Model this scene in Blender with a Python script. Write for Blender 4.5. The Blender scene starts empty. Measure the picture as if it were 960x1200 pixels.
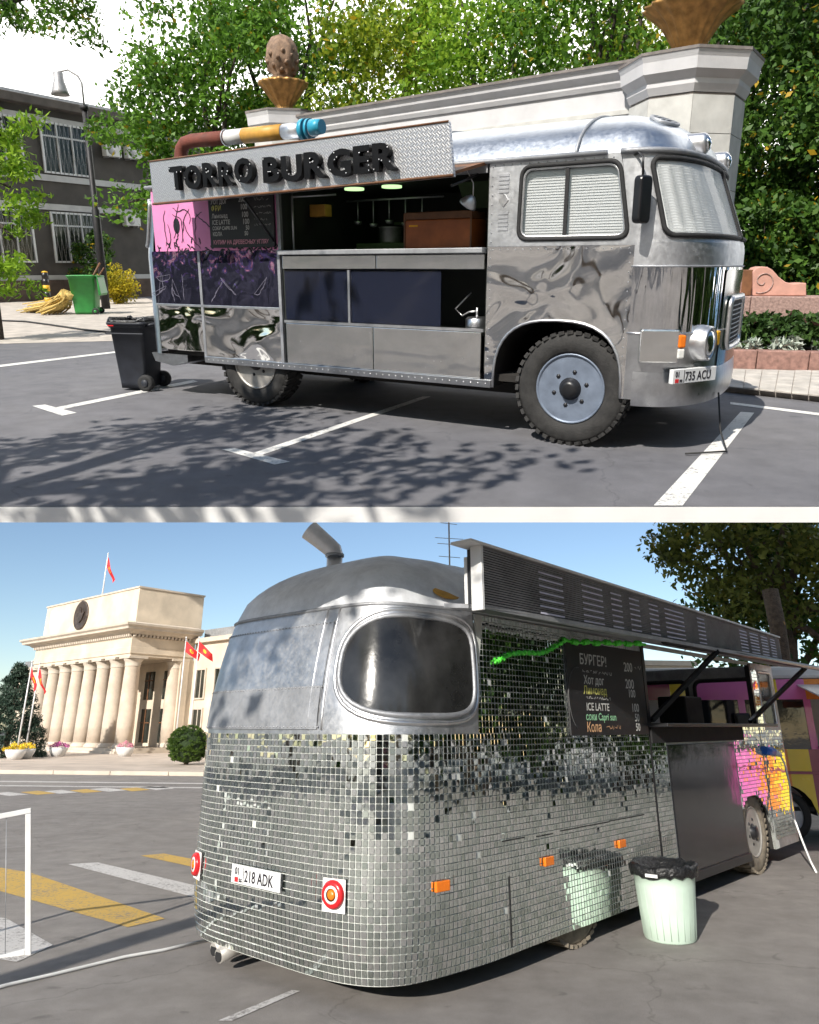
import bpy, bmesh, math, random
import numpy as np
from mathutils import Matrix, Vector, Euler
R = math.radians
PI = math.pi
sc = bpy.context.scene
C = sc.collection
random.seed(4)

# ------------------------------------------------------------------ camera, sky, sun, exposure
FPX, PPX, PPY, IMW, IMH = 850.0, 480.0, 545.0, 960.0, 1200.0      # focal length and principal point in photo pixels
PITCH_L, H_L = R(19.8418), 1.6       # street level: the camera looks up by this much
PITCH_U, H_U = R(15.33), 1.5         # upper terrace: the camera looks down on it by this much
cd = bpy.data.cameras.new('camera')
cam = bpy.data.objects.new('camera', cd); C.objects.link(cam)
cam.location = (0, 0, H_L); cam.rotation_euler = (R(90) + PITCH_L, 0, 0)
cd.sensor_fit = 'VERTICAL'; cd.sensor_height = 36.0; cd.lens = 36.0 * FPX / IMH
cd.shift_y = -(IMH / 2 - PPY) / IMH
cd.clip_start = 0.05; cd.clip_end = 3000
sc.camera = cam

SUN = Vector((-1.1, -2.3, 1.0)).normalized()
wd = bpy.data.worlds.new('World'); sc.world = wd; wd.use_nodes = True
nt = wd.node_tree; bg = nt.nodes['Background']
sky = nt.nodes.new('ShaderNodeTexSky'); sky.sky_type = 'NISHITA'; sky.sun_disc = False
sky.sun_elevation = math.asin(SUN.z); sky.sun_rotation = math.atan2(SUN.x, SUN.y)
sky.altitude = 800; sky.air_density = 1.0; sky.dust_density = 0.4; sky.ozone_density = 1.6
nt.links.new(sky.outputs[0], bg.inputs[0]); bg.inputs[1].default_value = 0.115
sd = bpy.data.lights.new('sun', 'SUN'); sd.energy = 5.0; sd.angle = R(0.5); sd.color = (1.0, 0.94, 0.85)
so = bpy.data.objects.new('sun', sd); C.objects.link(so)
so.rotation_euler = SUN.to_track_quat('Z', 'Y').to_euler()
sc.view_settings.view_transform = 'Standard'; sc.view_settings.look = 'None'
sc.view_settings.gamma = 1.0; sc.view_settings.exposure = 0.35
sc.render.engine = 'CYCLES'
sc.cycles.caustics_reflective = False; sc.cycles.caustics_refractive = False
sc.cycles.use_denoising = True; sc.cycles.max_bounces = 6; sc.cycles.diffuse_bounces = 3; sc.cycles.glossy_bounces = 5; sc.cycles.transparent_max_bounces = 8
sc.cycles.use_adaptive_sampling = True; sc.cycles.adaptive_threshold = 0.02
sc.cycles.sample_clamp_indirect = 4.0

# the upper terrace is a slope that rises away from the street: its own frame of x right, y along the slope, z off the slope
MU = Matrix.Translation((0, 0, H_L)) @ Matrix.Rotation(PITCH_L + PITCH_U, 4, 'X') @ Matrix.Translation((0, 0, -H_U))
ML = Matrix.Identity(4)
SET = {'U': MU, 'L': ML}
def ray(px, py, S):
    phi = PITCH_U if S == 'U' else -PITCH_L
    x, z = (px - PPX) / FPX, -(py - PPY) / FPX
    c, s = math.cos(phi), math.sin(phi)
    return Vector((x, c + z * s, -s + z * c))
def gnd(px, py, S, z=0.0):
    d = ray(px, py, S); H = H_U if S == 'U' else H_L
    t = (z - H) / d.z
    return Vector((d.x * t, d.y * t, z))
def atY(px, py, S, Y):
    d = ray(px, py, S); H = H_U if S == 'U' else H_L
    t = Y / d.y
    return Vector((d.x * t, Y, H + d.z * t))

# ------------------------------------------------------------------ materials
def newmat(name):
    m = bpy.data.materials.new(name); m.use_nodes = True
    return m, m.node_tree, m.node_tree.nodes['Principled BSDF']
def N(t, kind, **kw):
    n = t.nodes.new('ShaderNode' + kind)
    for k, v in kw.items(): setattr(n, k, v)
    return n
def noise(t, scale, detail=4, rough=.55, dist=0., vec=None):
    n = N(t, 'TexNoise'); n.inputs['Scale'].default_value = scale; n.inputs['Detail'].default_value = detail
    n.inputs['Roughness'].default_value = rough; n.inputs['Distortion'].default_value = dist
    if vec is None:
        vec = N(t, 'TexCoord').outputs['Object']
    t.links.new(vec, n.inputs['Vector'])
    return n
def ramp(t, fac, stops):
    r = N(t, 'ValToRGB'); e = r.color_ramp.elements
    while len(e) < len(stops): e.new(0.5)
    for i, (p, c) in enumerate(stops):
        e[i].position = p; e[i].color = (*c, 1) if len(c) == 3 else c
    t.links.new(fac, r.inputs[0])
    return r
def mixc(t, fac, a, b, mode='MIX'):
    m = N(t, 'Mix', data_type='RGBA', blend_type=mode)
    for sock, v in ((m.inputs[0], fac), (m.inputs[6], a), (m.inputs[7], b)):
        if hasattr(v, 'is_output'): t.links.new(v, sock)
        elif isinstance(v, (int, float)): sock.default_value = v
        else: sock.default_value = (*v, 1)
    return m.outputs[2]
def bump(t, b, h, strength, dist=.02):
    n = N(t, 'Bump'); n.inputs['Strength'].default_value = strength; n.inputs['Distance'].default_value = dist
    t.links.new(h, n.inputs['Height']); t.links.new(n.outputs[0], b.inputs['Normal'])
def mat(name, col, rough=.5, metal=0., var=.15, scale=6., bmp=0., bscale=40., bdist=.01, spec=None, col2=None, coat=0., detail=5):
    """base colour with blotchy variation and optional fine relief"""
    m, t, b = newmat(name)
    b.inputs['Roughness'].default_value = rough; b.inputs['Metallic'].default_value = metal
    if spec is not None: b.inputs['Specular IOR Level'].default_value = spec
    if coat: b.inputs['Coat Weight'].default_value = coat; b.inputs['Coat Roughness'].default_value = .06
    if var or col2:
        n = noise(t, scale, detail)
        lo = col2 or tuple(c * (1 - var) for c in col); hi = col if col2 else tuple(min(1, c * (1 + var)) for c in col)
        r = ramp(t, n.outputs['Fac'], [(.3, lo), (.7, hi)])
        t.links.new(r.outputs[0], b.inputs['Base Color'])
        rr = N(t, 'MapRange'); rr.inputs[3].default_value = max(.02, rough * .8); rr.inputs[4].default_value = min(1, rough * 1.25)
        t.links.new(n.outputs['Fac'], rr.inputs[0]); t.links.new(rr.outputs[0], b.inputs['Roughness'])
    else:
        b.inputs['Base Color'].default_value = (*col, 1)
    if bmp: bump(t, b, noise(t, bscale, 6).outputs['Fac'], bmp, bdist)
    return m
def asphalt(name, c1, c2, speck=.5):
    m, t, b = newmat(name); b.inputs['Roughness'].default_value = .9
    a = noise(t, .35, 6, .6); f = noise(t, 160, 3, .7); mid = noise(t, 3.0, 6, .65)
    r = ramp(t, a.outputs['Fac'], [(.3, c1), (.7, c2)])
    k = ramp(t, f.outputs['Fac'], [(.35, (.55,) * 3), (.65, (1.35,) * 3)])
    k2 = ramp(t, mid.outputs['Fac'], [(.35, (.82,) * 3), (.7, (1.12,) * 3)])
    c = mixc(t, speck, r.outputs[0], k.outputs[0], 'MULTIPLY'); c = mixc(t, 1., c, k2.outputs[0], 'MULTIPLY')
    v = N(t, 'TexVoronoi'); v.feature = 'DISTANCE_TO_EDGE'; v.inputs['Scale'].default_value = .42
    w = noise(t, 1.3, 5); tc = N(t, 'TexCoord'); vm = N(t, 'VectorMath', operation='ADD')
    t.links.new(tc.outputs['Object'], vm.inputs[0]); t.links.new(w.outputs['Color'], vm.inputs[1]); t.links.new(vm.outputs[0], v.inputs['Vector'])
    cr = ramp(t, v.outputs['Distance'], [(.0, (.55,) * 3), (.006, (1,) * 3)])
    c = mixc(t, .55, c, cr.outputs[0], 'MULTIPLY')
    st = noise(t, 2.6, 3, .5, .8); s2 = ramp(t, st.outputs['Fac'], [(.67, (1,) * 3), (.73, (.62,) * 3)])
    c = mixc(t, .8, c, s2.outputs[0], 'MULTIPLY')
    pt = N(t, 'TexVoronoi'); pt.inputs['Scale'].default_value = .16; pt.inputs['Randomness'].default_value = 1.; t.links.new(vm.outputs[0], pt.inputs['Vector'])
    pr = ramp(t, pt.outputs['Color'], [(.1, (.84, .84, .85)), (.9, (1.1, 1.09, 1.07))]); c = mixc(t, .8, c, pr.outputs[0], 'MULTIPLY')
    t.links.new(c, b.inputs['Base Color'])
    bump(t, b, f.outputs['Fac'], .55, .006)
    return m
def worn_paint(name, col, under, keep=.42):
    m, t, b = newmat(name); b.inputs['Roughness'].default_value = .8
    n = noise(t, 26, 8, .75); n2 = noise(t, 2.5, 4)
    ad = N(t, 'Math', operation='ADD'); t.links.new(n.outputs['Fac'], ad.inputs[0])
    mm = N(t, 'Math', operation='MULTIPLY'); mm.inputs[1].default_value = .35; t.links.new(n2.outputs['Fac'], mm.inputs[0]); t.links.new(mm.outputs[0], ad.inputs[1])
    r = ramp(t, ad.outputs[0], [(keep, under), (keep + .12, col)])
    t.links.new(r.outputs[0], b.inputs['Base Color']); bump(t, b, noise(t, 160, 3).outputs['Fac'], .4, .005)
    return m
def leafmat(name, dark, light, accent=None, tl=.35):
    m, t, b = newmat(name)
    g = N(t, 'NewGeometry')
    st = [(.0, dark), (.75, light)]
    if accent: st += [(.965, light), (.98, accent)]
    r = ramp(t, g.outputs['Random Per Island'], st)
    big = noise(t, .7, 2); br = ramp(t, big.outputs['Fac'], [(.35, (.65, .7, .6)), (.65, (1.2, 1.15, 1.0))])
    c = mixc(t, 1., r.outputs[0], br.outputs[0], 'MULTIPLY')
    t.links.new(c, b.inputs['Base Color']); b.inputs['Roughness'].default_value = .5; b.inputs['Specular IOR Level'].default_value = .3
    tr = N(t, 'BsdfTranslucent'); t.links.new(c, tr.inputs[0])
    mx = N(t, 'MixShader'); mx.inputs[0].default_value = tl
    out = t.nodes['Material Output']
    t.links.new(b.outputs[0], mx.inputs[1]); t.links.new(tr.outputs[0], mx.inputs[2]); t.links.new(mx.outputs[0], out.inputs[0])
    return m
def chrome(name, col, rough, wob, wscale, dist=.05, stretch=(1, 1, 1), dirt=.25):
    m, t, b = newmat(name); b.inputs['Metallic'].default_value = 1
    tc = N(t, 'TexCoord'); mp = N(t, 'Mapping'); mp.inputs['Scale'].default_value = stretch
    t.links.new(tc.outputs['Object'], mp.inputs['Vector'])
    n = noise(t, wscale, 1.5, .4, .6, mp.outputs[0]); n2 = noise(t, 30, 5, .6); n3 = noise(t, 4, 6, .7)
    lo = tuple(c * (1 - dirt) for c in col)
    r = ramp(t, n3.outputs['Fac'], [(.35, lo), (.62, col)]); t.links.new(r.outputs[0], b.inputs['Base Color'])
    rr = N(t, 'MapRange'); rr.inputs[3].default_value = rough; rr.inputs[4].default_value = rough * 2.2 + .02
    t.links.new(n2.outputs['Fac'], rr.inputs[0]); t.links.new(rr.outputs[0], b.inputs['Roughness'])
    bump(t, b, n.outputs['Fac'], wob, dist)
    return m
def emis(name, col, s):
    m, t, b = newmat(name); b.inputs['Emission Color'].default_value = (*col, 1); b.inputs['Emission Strength'].default_value = s
    b.inputs['Base Color'].default_value = (*col, 1); return m
def glassmat(name, col, rough=.03, alpha=.35):
    m, t, b = newmat(name); b.inputs['Base Color'].default_value = (*col, 1); b.inputs['Roughness'].default_value = rough
    b.inputs['Specular IOR Level'].default_value = .8
    tr = N(t, 'BsdfTransparent'); mx = N(t, 'MixShader'); mx.inputs[0].default_value = alpha
    out = t.nodes['Material Output']
    t.links.new(tr.outputs[0], mx.inputs[1]); t.links.new(b.outputs[0], mx.inputs[2]); t.links.new(mx.outputs[0], out.inputs[0])
    bump(t, b, noise(t, 3, 1).outputs['Fac'], .05, .02)
    return m
M = {}
M['asphalt_up'] = asphalt('asphalt_up', (.125, .126, .142), (.18, .178, .188), .7)
M['asphalt'] = asphalt('asphalt_street', (.25, .23, .215), (.325, .3, .28), .5)
M['white_line'] = worn_paint('white_line', (.68, .67, .64), (.2, .2, .2), .52)
M['white_line2'] = worn_paint('white_line_street', (.62, .6, .58), (.27, .25, .24), .55)
M['yellow_line'] = worn_paint('yellow_line', (.62, .4, .09), (.3, .24, .17), .55)
M['white_edge'] = mat('white_edge', (.86, .86, .85), .6, 0, .04, 3, .1, 60)
M['paving'] = mat('paving', (.42, .38, .34), .85, 0, .25, 3, .4, 60)
M['paver'] = mat('paver', (.45, .42, .38), .85, 0, .22, 5, .4, 70)
M['stone_kerb'] = mat('stone_kerb', (.3, .17, .14), .6, 0, .35, 14, .2, 60)
M['plaza'] = mat('plaza', (.52, .44, .37), .9, 0, .2, .8, .2, 20)
M['bark'] = mat('bark', (.12, .085, .06), .9, 0, .4, 9, .9, 22, .05)
M['bark_dark'] = mat('bark_dark', (.05, .04, .032), .9, 0, .4, 9, .9, 22, .05)
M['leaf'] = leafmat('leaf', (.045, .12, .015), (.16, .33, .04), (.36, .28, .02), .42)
M['leaf_bright'] = leafmat('leaf_bright', (.1, .24, .02), (.32, .5, .05), None, .5)
M['leaf_yellow'] = leafmat('leaf_yellow', (.1, .2, .02), (.34, .42, .04), (.55, .38, .03), .45)
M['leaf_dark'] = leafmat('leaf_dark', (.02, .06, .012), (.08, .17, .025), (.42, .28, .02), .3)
M['leaf_deep'] = leafmat('leaf_deep', (.012, .036, .008), (.045, .09, .016), None, .25)
M['leaf_oak'] = leafmat('leaf_oak', (.06, .09, .02), (.22, .25, .06), (.28, .22, .05), .4)
M['leaf_silver'] = leafmat('leaf_silver', (.3, .36, .34), (.6, .66, .66), None, .15)
M['leaf_bed'] = leafmat('leaf_bed', (.02, .05, .015), (.06, .12, .03), (.12, .03, .06), .2)
M['needle'] = leafmat('needle', (.02, .045, .035), (.06, .1, .08), None, .1)
M['hedge_leaf'] = leafmat('hedge_leaf', (.03, .07, .01), (.1, .17, .03), None, .25)
M['gold_leaf'] = leafmat('gold_leaf', (.28, .26, .02), (.6, .5, .04), (.65, .38, .02), .4)
M['chrome'] = chrome('chrome_wavy', (.93, .92, .9), .03, .5, 1.7, .14, (1, 1, 1.5), .1)
M['chrome_front'] = chrome('chrome_front', (.85, .85, .86), .03, .6, 5.0, .04, (3, 3, .25))
M['steel'] = chrome('brushed_steel', (.66, .67, .69), .2, .12, 3.0, .02)
M['steel_soft'] = chrome('soft_steel', (.9, .89, .86), .14, .3, 1.3, .05, (1, 1, 2.5), .12)
M['roof_steel'] = chrome('roof_steel', (.68, .72, .77), .24, .1, 1.2, .03)
M['van_roof'] = chrome('van_roof', (.84, .86, .89), .34, .12, 1.4, .03); M['van_roof'].node_tree.nodes['Principled BSDF'].inputs['Metallic'].default_value = .3
M['alu'] = chrome('aluminium', (.72, .73, .75), .3, .2, 2.2, .03, (1, 1, 1), .3)
M['alu_dull'] = chrome('aluminium_dull', (.5, .51, .53), .42, .08, 3, .02)
M['alu_bright'] = chrome('aluminium_bright', (.8, .8, .81), .25, .1, 3, .02)
M['mirror'] = None
def mk_band():
    m, t, b = newmat('dark_mirror_band'); b.inputs['Metallic'].default_value = .75; b.inputs['Roughness'].default_value = .09
    n = noise(t, 5.5, 4, .5, 2.2); tc = N(t, 'TexCoord'); sx = N(t, 'SeparateXYZ'); t.links.new(tc.outputs['Object'], sx.inputs[0])
    mr = N(t, 'MapRange'); mr.inputs[1].default_value = 1.1; mr.inputs[2].default_value = 1.66; mr.inputs[3].default_value = -.12; mr.inputs[4].default_value = .17; t.links.new(sx.outputs['Z'], mr.inputs[0])
    ad = N(t, 'Math', operation='ADD'); t.links.new(n.outputs['Fac'], ad.inputs[0]); t.links.new(mr.outputs[0], ad.inputs[1])
    r = ramp(t, ad.outputs[0], [(.0, (.035, .035, .06)), (.62, (.06, .06, .1)), (.65, (.16, .11, .36)), (.69, (.05, .04, .09)), (.74, (.62, .26, .45)), (.78, (.5, .4, .5)), (.81, (.06, .05, .08)), (.86, (.72, .3, .52))])  # dark navy paints graffiti and reflected surroundings into one colour
    t.links.new(r.outputs[0], b.inputs['Base Color']); bump(t, b, noise(t, 3, 2, .4, .6).outputs['Fac'], .5, .07); return m
M['dark_band'] = mk_band()
M['rubber'] = mat('rubber', (.022, .022, .023), .75, 0, .3, 30, .3, 80)
M['rubber_dusty'] = mat('rubber_dusty', (.2, .17, .13), .85, 0, .35, 12, .3, 60)
M['tyre'] = mat('tyre', (.03, .029, .028), .8, 0, .4, 14, .4, 60)
M['rim_blue'] = mat('rim_grey_blue', (.2, .24, .31), .42, .3, .2, 8, .1, 30)
M['rim_grey'] = mat('rim_grey', (.42, .4, .37), .5, .4, .25, 8)
M['black'] = mat('black_paint', (.015, .015, .017), .35, 0, .2, 8)
M['black_matt'] = mat('black_matt', (.012, .012, .013), .8, 0, .2, 8)
M['black_gloss'] = mat('black_gloss', (.012, .012, .014), .08, 0, .1, 3, .12, 2.2, .05, None, None, .6)
M['letter_black'] = mat('letter_black', (.006, .006, .007), .42, 0, .2, 8, 0, 1, .01, .25)
M['chalkboard'] = mat('chalkboard', (.014, .014, .015), .45, 0, .35, 3)
M['chalk_white'] = mat('chalk_white', (.55, .55, .52), .95, 0, .35, 120)
M['chalk_yellow'] = mat('chalk_yellow', (.6, .58, .16), .95, 0, .35, 120)
M['chalk_green'] = mat('chalk_green', (.3, .6, .35), .95, 0, .35, 120)
M['chalk_orange'] = mat('chalk_orange', (.65, .38, .2), .95, 0, .35, 120)
M['chalk_pink'] = mat('chalk_pink', (.7, .32, .4), .95, 0, .35, 120)
M['pink'] = mat('pink_panel', (.78, .27, .52), .4, 0, .1, 4)
M['doodle_black'] = mat('doodle_black', (.015, .012, .02), .5, 0, 0)
M['doodle_violet'] = mat('doodle_violet', (.07, .04, .2), .3, 0, .3, 9)
M['doodle_pink'] = mat('doodle_pink', (.3, .11, .22), .4, 0, .3, 9)
M['doodle_white'] = mat('doodle_white', (.16, .15, .2), .4, 0, .3, 9)
M['glass_dark'] = mat('glass_dark', (.012, .014, .018), .04, 0, .1, 2, .08, 3, .02, .8)
M['glass_window'] = glassmat('glass_window', (.2, .24, .25), .02, .2)
M['glass_case'] = glassmat('glass_case', (.02, .025, .05), .04, .5)
M['glass_rear'] = mat('glass_rear', (.03, .03, .03), .16, 0, .6, 3, .15, 2.5, .03, .6)
M['blind'] = mat('blind', (.86, .88, .88), .6, 0, .08, 3)
M['wood_box'] = mat('wood_box', (.36, .1, .025), .4, 0, .3, 5)
M['wood_dark'] = mat('wood_dark', (.16, .07, .03), .6, 0, .4, 7)
M['plate_white'] = mat('plate_white', (.75, .76, .76), .35, 0, .05, 20)
M['orange_lens'] = mat('orange_lens', (.85, .2, .015), .25, 0, .1, 30, .3, 60)
M['amber_lens'] = mat('amber_lens', (.9, .45, .02), .2, 0, .1, 30)
M['red_lens'] = mat('red_lens', (.6, .02, .025), .25, 0, .1, 30)
M['white_lens'] = mat('white_lens', (.8, .8, .76), .2, 0, .1, 30)
M['clear_lens'] = chrome('headlamp_glass', (.85, .88, .9), .1, .3, 14, .01)
M['rust'] = mat('rust', (.17, .05, .035), .75, 0, .35, 8, .3, 30)
M['white_paint'] = mat('white_paint', (.74, .74, .73), .5, 0, .08, 4)
M['orange_paint'] = mat('orange_paint', (.62, .33, .06), .5, 0, .3, 6)
M['blue_plastic'] = mat('blue_plastic', (.03, .33, .5), .4, 0, .1, 5)
M['blue_plug'] = mat('blue_plug', (.03, .15, .6), .4, 0, .1, 5)
M['green_lamp'] = emis('green_lamp', (.55, .9, .4), 1.2)
M['inside'] = mat('inside', (.03, .035, .03), .7, 0, .3, 3)
M['inside_green'] = mat('inside_green', (.09, .16, .06), .5, 0, .3, 3)
M['bin_black'] = mat('bin_black', (.022, .025, .034), .5, 0, .3, 6, .1, 30)
M['bin_green'] = mat('bin_green', (.03, .24, .05), .45, 0, .2, 4, .05, 30)
M['can_mint'] = mat('can_mint', (.53, .66, .56), .5, 0, .06, 4)
M['bag'] = mat('bag', (.012, .012, .013), .28, 0, .1, 6, .8, 18, .03)
M['straw'] = mat('straw', (.62, .45, .15), .9, 0, .35, 30, .8, 60)
M['bollard_yellow'] = mat('bollard_yellow', (.75, .42, .02), .5, 0, .1, 5)
M['facade_dark'] = mat('facade_dark', (.075, .068, .062), .9, 0, .3, 1.2, .3, 20)
M['facade_trim'] = mat('facade_trim', (.5, .5, .5), .8, 0, .12, 2)
M['facade_roof'] = mat('facade_roof', (.1, .085, .075), .8, 0, .3, 2)
M['stone_dark'] = mat('stone_dark', (.1, .07, .055), .85, 0, .4, 2, .4, 12)
M['frame_white'] = mat('frame_white', (.7, .71, .72), .5, 0, .06, 5)
M['window_dark'] = mat('window_dark', (.02, .025, .022), .08, 0, .6, 1.5, 0, 1, .01, .7)
M['ac_white'] = mat('ac_white', (.66, .66, .64), .5, 0, .1, 5)
M['lamp_black'] = mat('lamp_black', (.022, .022, .025), .55, .3, .3, 10)
M['lamp_grey'] = mat('lamp_grey', (.35, .35, .36), .5, .4, .2, 10)
M['wall_white'] = mat('wall_white', (.6, .6, .62), .8, 0, .08, 2.5, .2, 24)
M['wall_block'] = mat('wall_block', (.55, .55, .53), .8, 0, .12, 4, .2, 24)
M['wall_cap'] = mat('wall_cap', (.2, .18, .17), .8, 0, .3, 6)
M['gold'] = mat('old_gold', (.4, .22, .07), .42, .55, .4, 6, .2, 20)
M['stone_brown'] = mat('stone_brown', (.24, .16, .11), .75, .1, .4, 9, .5, 24)
M['bench_pink'] = mat('bench_pink', (.55, .3, .24), .75, 0, .12, 6, .2, 40)
M['granite'] = mat('granite', (.36, .24, .21), .6, 0, .4, 26, .1, 60)
M['granite_pale'] = mat('granite_pale', (.5, .48, .46), .7, 0, .25, 14, .1, 60)
M['soil'] = mat('soil', (.06, .045, .035), .95, 0, .4, 9, .8, 20, .05)
M['cream'] = mat('cream_stone', (.62, .53, .42), .85, 0, .2, .7, .3, 6, detail=9)
M['cream_trim'] = mat('cream_trim', (.55, .48, .4), .85, 0, .12, 1.5, .2, 8)
M['column_stone'] = mat('column_stone', (.56, .47, .38), .85, 0, .22, 1.1, .2, 8)
M['flag_red'] = mat('flag_red', (.62, .02, .025), .7, 0, .12, 3)
M['flag_sun'] = mat('flag_sun', (.75, .45, .02), .7, 0, 0)
M['pole_white'] = mat('pole_white', (.75, .75, .76), .4, .2, .05, 5)
M['bronze'] = mat('bronze', (.09, .07, .06), .5, .5, .4, 4, .6, 5, .08)
M['led'] = None
M['garland'] = mat('garland', (.1, .75, .06), .4, 0, .15, 20)
M['cable_white'] = mat('cable_white', (.75, .75, .74), .5, 0, .05, 5)
M['cable_black'] = mat('cable_black', (.02, .02, .02), .6, 0, .05, 5)
M['van_pink'] = mat('van_pink', (.72, .16, .46), .25, 0, .05, 3, 0, 1, .01, None, None, .5)
M['van_yellow'] = mat('van_yellow', (.86, .62, .03), .25, 0, .05, 3, 0, 1, .01, None, None, .5)
M['van_orange'] = mat('van_orange', (.85, .25, .02), .25, 0, .05, 3, 0, 1, .01, None, None, .5)
M['van_maroon'] = mat('van_maroon', (.3, .04, .1), .25, 0, .05, 3, 0, 1, .01, None, None, .5)
M['chassis'] = mat('chassis', (.02, .018, .016), .9, 0, .3, 6)
M['sunscreen'] = emis('sky_white', (1.0, 1.0, 1.0), 1.15)

def mk_mirror():
    m, t, b = newmat('mirror_tile'); b.inputs['Metallic'].default_value = 1; b.inputs['Roughness'].default_value = .035
    g = N(t, 'NewGeometry')
    r = ramp(t, g.outputs['Random Per Island'], [(0, (.66, .74, .68)), (.5, (.84, .9, .85)), (1, (.95, .97, .95))])
    t.links.new(r.outputs[0], b.inputs['Base Color'])
    bump(t, b, noise(t, 9, 1).outputs['Fac'], .12, .01)
    return m
M['mirror'] = mk_mirror()
M['grout'] = mat('grout', (.62, .64, .6), .8, 0, .15, 6)
def mk_led():
    m, t, b = newmat('led_louvre'); b.inputs['Roughness'].default_value = .45
    b.inputs['Base Color'].default_value = (.035, .037, .042, 1); b.inputs['Metallic'].default_value = .3
    return m
M['led'] = mk_led()
def mk_tread():
    m, t, b = newmat('tread_plate'); b.inputs['Metallic'].default_value = .8; b.inputs['Roughness'].default_value = .42
    tc = N(t, 'TexCoord'); mp = N(t, 'Mapping'); mp.inputs['Scale'].default_value = (32, 32, 32); mp.inputs['Rotation'].default_value = (0, R(45), 0)
    t.links.new(tc.outputs['Object'], mp.inputs['Vector'])
    ch = N(t, 'TexChecker'); ch.inputs['Scale'].default_value = 1.0
    w1 = N(t, 'TexWave'); w1.bands_direction = 'X'; w1.inputs['Scale'].default_value = .5; w1.inputs['Distortion'].default_value = 0
    w2 = N(t, 'TexWave'); w2.bands_direction = 'Z'; w2.inputs['Scale'].default_value = .5; w2.inputs['Distortion'].default_value = 0
    for n in (ch, w1, w2): t.links.new(mp.outputs[0], n.inputs['Vector'])
    h = mixc(t, ch.outputs['Fac'], w1.outputs['Color'], w2.outputs['Color'])
    c = ramp(t, h, [(.2, (.5, .5, .52)), (.8, (.66, .66, .68))]); t.links.new(c.outputs[0], b.inputs['Base Color'])
    bump(t, b, h, .22, .01)
    return m
M['tread'] = mk_tread()

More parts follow.
